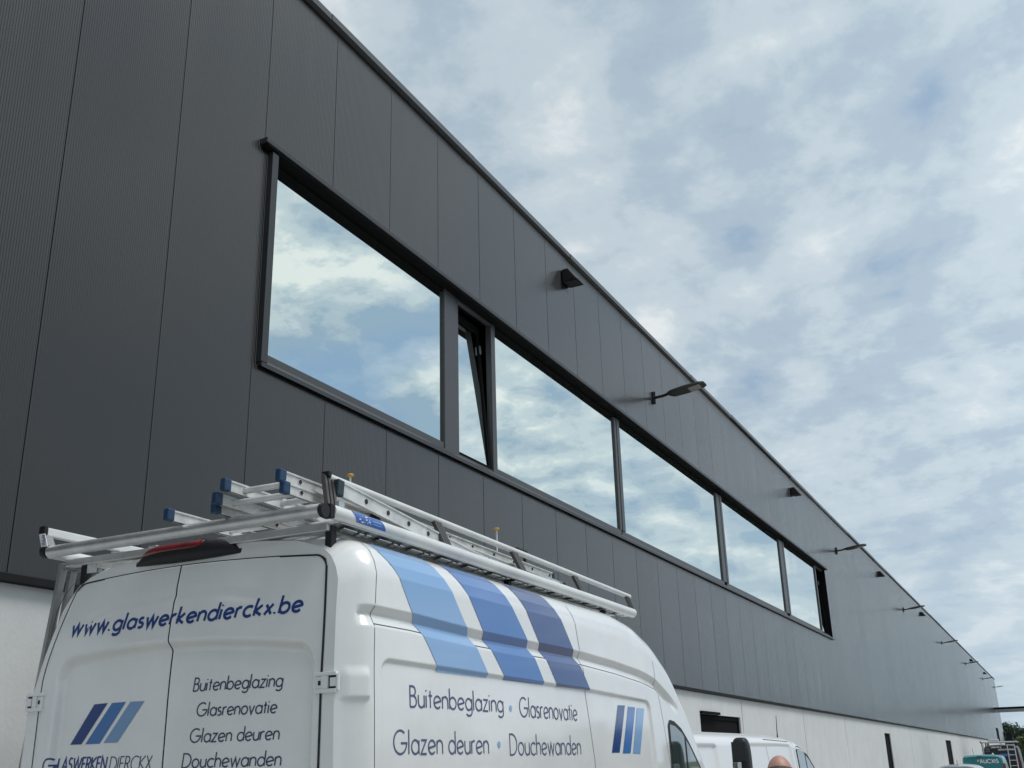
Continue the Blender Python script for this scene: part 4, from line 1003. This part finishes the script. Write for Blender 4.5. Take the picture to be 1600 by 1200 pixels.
# ---- smaller white van ahead
def v2disp(x, z):
    def rec(xa, xb, zt_, zb_):
        rr = 0.06; qx = np.maximum(np.maximum(xa+rr-x, x-xb+rr), 0)/rr; qz = np.maximum(np.maximum(z-(zt_-rr), zb_+rr-z), 0)/rr
        return sst((1-np.sqrt(qx**2+qz**2))/0.25)
    return 0.024*np.maximum(rec(0.30, 0.97, 1.812, 1.0), rec(1.70, 4.36, 1.820, 1.0))
Y2 = 3.94; X2 = 9.74
van2, S2 = simple_van('small_van', (X2, Y2, gz(11)), 'plain white low-roof van parked in front of the big striped van', 'van', 6.5, 0.98, 1.99,
    ([0, 0.2, 3.5, 4.3, 4.8, 5.2, 5.5, 5.8, 6.2, 6.5], [1.955, 1.965, 1.965, 1.955, 1.925, 1.86, 1.76, 1.60, 1.20, 1.0]), ([0, 5.3, 5.9, 6.3, 6.5], [1, 1, .97, .88, .7]), M_white2, v2disp, corner=0.62)
sgm = MB()
ribbon(sgm, [(3.13+0.12*q, 1.865-0.9*q) for q in np.linspace(0, 1, 30)], 0.010, lambda x, z, l_: S2.point(x, z, 0.001+l_), 0)
ribbon(sgm, [(3.10+1.25*q, 1.870-0.02*q) for q in np.linspace(0, 1, 30)], 0.010, lambda x, z, l_: S2.point(x, z, 0.001+l_), 0.0003)
ribbon(sgm, [(4.50+0.04*q, 1.86-0.9*q) for q in np.linspace(0, 1, 30)], 0.008, lambda x, z, l_: S2.point(x, z, 0.001+l_), 0.0003)
sgm.build('panel_gap', M_gapl, van2, raw=True)
zw2 = lambda x: float(np.interp(x, [4.60, 4.66, 4.80, 5.0, 5.25, 5.63, 6.0], [1.74, 1.800, 1.800, 1.762, 1.69, 1.53, 1.3]))
for s in (-1, 1):
    o = side_patch(S2, van2, 'cab_window', zw2, 4.60, 5.95, 1.15, 0.003, M_bpl, s)
    side_patch(S2, o, 'pane', lambda x: zw2(x)-0.045, 4.64, 5.05, 1.2, 0.006, M_cglass, s); side_patch(S2, o, 'pane', lambda x: zw2(x)-0.05, 5.10, 5.75, 1.2, 0.006, M_cglass, s)
a_ = MB(); a_.tube([(4.30, -0.76, 1.85), (4.30, -0.76, 1.95), (4.34, -0.76, 2.17)], [0.014, 0.006, 0.003], 8); a_.build('antenna', M_bpl, van2, raw=True)

# ---- small teal van
tv, S3 = simple_van('small_van', (50, 2.99, gz(50)), 'teal van with white lettering across its rear doors, before the black van', 'van', 4.4, 0.83, 1.78,
    ([0, 0.15, 2.6, 3.2, 3.6, 4.1, 4.4], [1.76, 1.775, 1.76, 1.6, 1.3, 1.0, .9]), ([0, 3.4, 4.1, 4.4], [1, 1, .92, .7]), M_teal, None, corner=0.6, rin=0.05)
t = MB(); text(t, 'AUCXIS', lambda y, z, l_: (-0.006-l_, y, z), 0.10, -0.60, 1.445, 0.135, 0.035, gap=0.22)
for i in range(2): ribbon(t, [(0.155+0.045*i, 1.50), (0.13+0.045*i, 1.58)], 0.022, lambda y, z, l_: (-0.006-l_, y, z), 0)
t.build('lettering', M_stick, tv, raw=True)
t = MB(); t.box((-0.008, -0.74, 1.64), (-0.001, 0.74, 1.65)); t.box((-0.008, 0.36, 0.6), (-0.001, 0.364, 1.64)); t.build('door_gap', M_gap, tv, raw=True)
t = MB(); t.box((-0.02, 0.0, 1.675), (0.02, 0.2, 1.715)); t.build('brake_light', M_bpl, tv, raw=True, bevel=0.006)
t = MB(); t.box((-0.015, -0.85, 1.05), (0.1, -0.74, 1.42)); t.build('tail_light', M_red, tv, raw=True, bevel=0.02)
t = MB(); t.tube([(2.5, 0.02, 1.75), (2.42, 0.02, 2.28)], [0.012, 0.008], 6); t.build('antenna', M_bpl, tv, raw=True); t = MB(); t.tube([(0.8, 0.35, 1.75), (0.8, 0.37, 2.03)], 0.006, 6); t.build('antenna', M_bpl, tv, raw=True)
t = MB(); t.tube([(0.3, -0.42, 1.77), (0.3, -0.42, 1.83)], [0.05, 0.01], 8); t.build('roof_fin', M_stick, tv, raw=True)

# ---- black van with rack
bv, S4 = simple_van('black_van', (72, 3.20, 0), 'black van with a roof rack, farthest of the vehicles', 'van', 5.3, 1.0, 1.98,
    ([0, 0.2, 3.2, 3.8, 4.3, 4.9, 5.3], [1.97, 1.985, 1.97, 1.8, 1.45, 1.1, 1.0]), ([0, 4.0, 4.9, 5.3], [1, 1, .9, .7]), M_dark, None, corner=0.8, rin=0.05)
SB_ = lambda y, z, l_: (-0.006-l_, y, z)
t = MB(); text(t, 'SANITAIR &', SB_, 0.52, -0.05, 1.80, 0.085, 0.022); text(t, 'VERWARMING', SB_, 0.15, -0.72, 1.66, 0.085, 0.022); t.build('lettering', M_stick, bv, raw=True)
t = MB(); ribbon(t, [(0.86, 1.72), (0.74, 1.84), (0.60, 1.74)], 0.02, SB_, 0); ribbon(t, [(0.78, 1.70), (0.70, 1.76), (0.62, 1.70)], 0.02, SB_, 0); text(t, 'AVS', SB_, 0.84, 0.62, 1.60, 0.06, 0.014); t.build('logo', M_alud, bv, raw=True)
t = MB(); t.box((-0.007, -0.5, 1.33), (-0.003, 0.1, 1.47)); t.build('blue_panel', M_b2, bv, raw=True)
t = MB(); ribbon(t, [(0.0, 1.2), (0.0, 1.93)], 0.012, SB_, 0); t.build('door_gap', M_gap, bv, raw=True)
t = MB()
for y in (-0.9, 0.9): t.beam((-0.1, y, 2.14), (3.6, y, 2.14), 0.05, 0.06)
for x in (-0.08, 0.8, 1.6, 2.4, 3.2): t.box((x, -0.9, 2.09), (x+0.05, 0.9, 2.13))
o = t.build('roof_rack', M_wtube, bv, raw=True)
for x in (0.3, 2.0, 3.4):
    for y in (-0.80, 0.80): t = MB(); t.box((x, y-0.03, 1.9), (x+0.05, y+0.03, 2.09)); t.build('foot', M_bpl, o, raw=True)
t = MB(); t.tube([(-0.1, -0.9, 2.13), (-0.1, 1.0, 2.13)], 0.035, 12); t.build('roller', M_alu, o, raw=True)
for q_ in (((-0.16, -1.02, 2.12), (-0.16, -0.96, 2.24)), ((-0.16, 1.0, 2.08), (-0.16, 1.06, 2.2))): t = MB(); t.tube(q_, 0.035, 8); t.build('end_cap', M_bpl, o, raw=True)
bx_ = MB(); bx_.box((-0.2, -0.28, 0), (0.5, 0.28, 0.12)); o = bx_.build('roof_box', M_stick, None, raw=True, bevel=0.02); o.location = (72.6, 3.55, 2.175); tag(o, 'small pale box lying on the roof rack of the black van', 'box')
ld = empty('rear_ladder', (71.9, 2.62, 0), 'short white ladder standing against the rear of the black van', 'ladder'); t = MB()
for s in (-1, 1):
    t = MB(); t.tube([(0, s*0.21, 0.6), (0, s*0.19, 2.0)], 0.028, 8); t.build('stile', M_wtube, ld, raw=True)
for z in (0.8, 1.1, 1.4, 1.7, 1.97): t = MB(); t.tube([(0, -0.2, z), (0, 0.2, z)], 0.02, 8); t.build('rung', M_wtube, ld, raw=True)

# ---- silver car
sv, S5 = simple_van('silver_car', (40.6, 3.27, gz(41)), 'silver car with a dark rear window, nearest in the row of far vehicles', 'car', 4.4, 0.86, 1.52,
    ([0, 0.12, 0.5, 1.0, 2.0, 2.6, 3.3, 3.9, 4.4], [1.05, 1.22, 1.44, 1.51, 1.52, 1.45, 1.05, .92, .75]), ([0, 0.4, 3.3, 4.1, 4.4], [.93, 1, 1, .88, .65]), M_silv, None, corner=1.6, rin=0.06, wheelr=0.32)
rows = []
for x in np.linspace(0.10, 0.56, 12):
    T = float(S5.top(x)); rows.append([(x-0.012, y, T-0.004+0.006-0.10*(abs(y)/0.6)**4) for y in np.linspace(-0.56, 0.56, 15)])
gridmesh('rear_window', np.array(rows), M_cglass, sv, raw=True)
t = MB(); t.tube([(1.2, 0.05, 1.50), (1.05, 0.05, 1.66)], [0.012, 0.005], 6); t.build('antenna', M_bpl, sv, raw=True)

# ================================================================== PERSON
def person(x, y, H):
    r = bpy.data.meshes.new('person')
    k_ = H/1.75
    # pelvis rooted skeleton: (pos, radius)
    J = {'pel': ((0, 0, .95), .135), 'wai': ((0, 0, 1.10), .13), 'che': ((0.0, 0, 1.28), .15), 'sho': ((0.0, 0, 1.42), .115), 'nek': ((0.0, 0, 1.50), .058), 'hea': ((0.015, 0, 1.57), .07),
         'sL': ((0, .17, 1.41), .065), 'eL': ((-.03, .24, 1.14), .043), 'wL': ((.06, .26, .90), .029), 'sR': ((0, -.17, 1.41), .065), 'eR': ((-.05, -.24, 1.14), .043), 'wR': ((.03, -.26, .90), .029),
         'hL': ((0, .09, .90), .09), 'kL': ((.06, .10, .50), .062), 'aL': ((-.02, .10, .10), .043), 'tL': ((.14, .11, .04), .038), 'hR': ((0, -.09, .90), .09), 'kR': ((.0, -.10, .50), .062), 'aR': ((-.12, -.10, .12), .043), 'tR': ((.03, -.11, .04), .038)}
    E = [('pel', 'wai'), ('wai', 'che'), ('che', 'sho'), ('sho', 'nek'), ('nek', 'hea'), ('sho', 'sL'), ('sL', 'eL'), ('eL', 'wL'), ('sho', 'sR'), ('sR', 'eR'), ('eR', 'wR'),
         ('pel', 'hL'), ('hL', 'kL'), ('kL', 'aL'), ('aL', 'tL'), ('pel', 'hR'), ('hR', 'kR'), ('kR', 'aR'), ('aR', 'tR')]
    for s, sg_ in (('L', 1), ('R', -1)):
        w0 = Vector(J['w'+s][0]); J['p'+s] = (tuple(w0+Vector((.02, 0, -.06))), .030); E.append(('w'+s, 'p'+s))
        for i, (dx, ln, sp_) in enumerate(((.028, .085, .01), (.010, .095, .004), (-.008, .09, -.002), (-.025, .07, -.006))):
            p = w0+Vector((.02+dx, 0, -.085)); J[f'f{s}{i}'] = (tuple(p), .0105); J[f'g{s}{i}'] = (tuple(p+Vector((0.008, -sg_*0.006, -ln*.5))), .0095); J[f'i{s}{i}'] = (tuple(p+Vector((0.004, -sg_*0.022, -ln))), .0075)
            E += [('p'+s, f'f{s}{i}'), (f'f{s}{i}', f'g{s}{i}'), (f'g{s}{i}', f'i{s}{i}')]
        p = w0+Vector((.05, -sg_*.012, -.05)); J['t1'+s] = (tuple(p), .012); J['t2'+s] = (tuple(p+Vector((.02, -sg_*.008, -.045))), .009); E += [('p'+s, 't1'+s), ('t1'+s, 't2'+s)]
    ks = list(J); r.from_pydata([tuple(c*k_ for c in J[n_][0]) for n_ in ks], [(ks.index(a), ks.index(b)) for a, b in E], [])
    o = bpy.data.objects.new('person', r); COL.objects.link(o)
    md = o.modifiers.new('skin', 'SKIN'); md.use_smooth_shade = True
    for i, n_ in enumerate(ks):
        sv_ = r.skin_vertices[0].data[i]; sv_.radius = (J[n_][1]*k_,)*2; sv_.use_root = (n_ == 'pel')
    o.modifiers.new('sub', 'SUBSURF').levels = 2; o.modifiers['sub'].render_levels = 2
    dg = bpy.context.evaluated_depsgraph_get(); me2 = bpy.data.meshes.new_from_object(o.evaluated_get(dg)); bpy.data.objects.remove(o)
    V = np.empty(len(me2.vertices)*3); me2.vertices.foreach_get('co', V); V = V.reshape(-1, 3)/k_
    # broaden the torso across
    t = np.clip((V[:, 2]-0.85)/0.1, 0, 1)*np.clip((1.5-V[:, 2])/0.08, 0, 1)*(np.abs(V[:, 1]) < 0.2); V[:, 1] *= 1+0.22*t
    Fc = [tuple(p.vertices) for p in me2.polygons]; b = MB(); b.v = [tuple(v) for v in V]; b.f = Fc; b.sm = [True]*len(Fc)
    cen = [np.mean(V[list(f)], 0) for f in Fc]
    b.m = [0 if (c[2] > 1.47 or (c[2] < 0.93 and abs(c[1]) > 0.21)) else (1 if c[2] > 0.93 else (2 if c[2] > 0.1 else 3)) for c in cen]
    # head: one shaped ovoid with brow, nose, chin and ears, joined in the body mesh
    n1, n2 = 40, 32; HV = []
    for i in range(n2+1):
        ph = -math.pi/2+math.pi*i/n2
        for j in range(n1):
            th = 2*math.pi*j/n1; x_ = math.cos(ph)*math.cos(th); y_ = math.cos(ph)*math.sin(th); z_ = math.sin(ph)
            rx = 0.098+0.004*(x_ < 0); ry = 0.0775*(1-0.16*max(0, -z_)); rz = 0.118
            p = [x_*rx, y_*ry, z_*rz]
            if z_ < 0: p[0] += 0.022*(-z_)*max(0, 1)   # jaw forward
            nose = math.exp(-((y_*4.5)**2))*math.exp(-(((z_+0.12)*6)**2))*(x_ > 0.3); p[0] += 0.024*nose
            eye = math.exp(-(((abs(y_)-0.36)*6)**2))*math.exp(-(((z_-0.04)*7)**2))*(x_ > 0.3); p[0] -= 0.010*eye
            lip = math.exp(-((y_*3.5)**2))*math.exp(-(((z_+0.50)*10)**2))*(x_ > 0.2); p[0] += 0.006*lip
            HV.append((p[0]+0.02, p[1], p[2]+1.632))
    HF = [(i*n1+j, i*n1+(j+1) % n1, (i+1)*n1+(j+1) % n1, (i+1)*n1+j) for i in range(n2) for j in range(n1)]
    b.add(HV, HF, 0, True)
    for s in (-1, 1):
        blob(b, (-0.012, s*0.082-0.010, 1.60), (0.022, s*0.082+0.012, 1.665), n=8, p=2.2, m=8)
    b.v = [(v[0]*k_, v[1]*k_, v[2]*k_) for v in b.v]
    o = b.build('person', [M_skin, M_shirt, M_trou, M_shoe], None, raw=True)
    # fringe of hair round the back and sides
    h = MB(); rows = []
    for th in np.linspace(R(75), R(285), 40):
        rr = []
        for ph in np.linspace(R(-30), R(27+4*math.cos(th*2)), 10):
            rr.append(((math.cos(ph)*math.cos(th)*0.106+0.02)*k_, math.cos(ph)*math.sin(th)*0.082*k_, (math.sin(ph)*0.120+1.632)*k_))
        rows.append(rr)
    ho = gridmesh('hair', np.array(rows), M_hair, o, raw=True)
    o.location = (x, y, 0); o.rotation_euler = (0, 0, R(12))
    tag(o, 'bald man in dark work clothes standing in the yard with his back turned', 'person')
person(6.35, 1.445, 1.685)
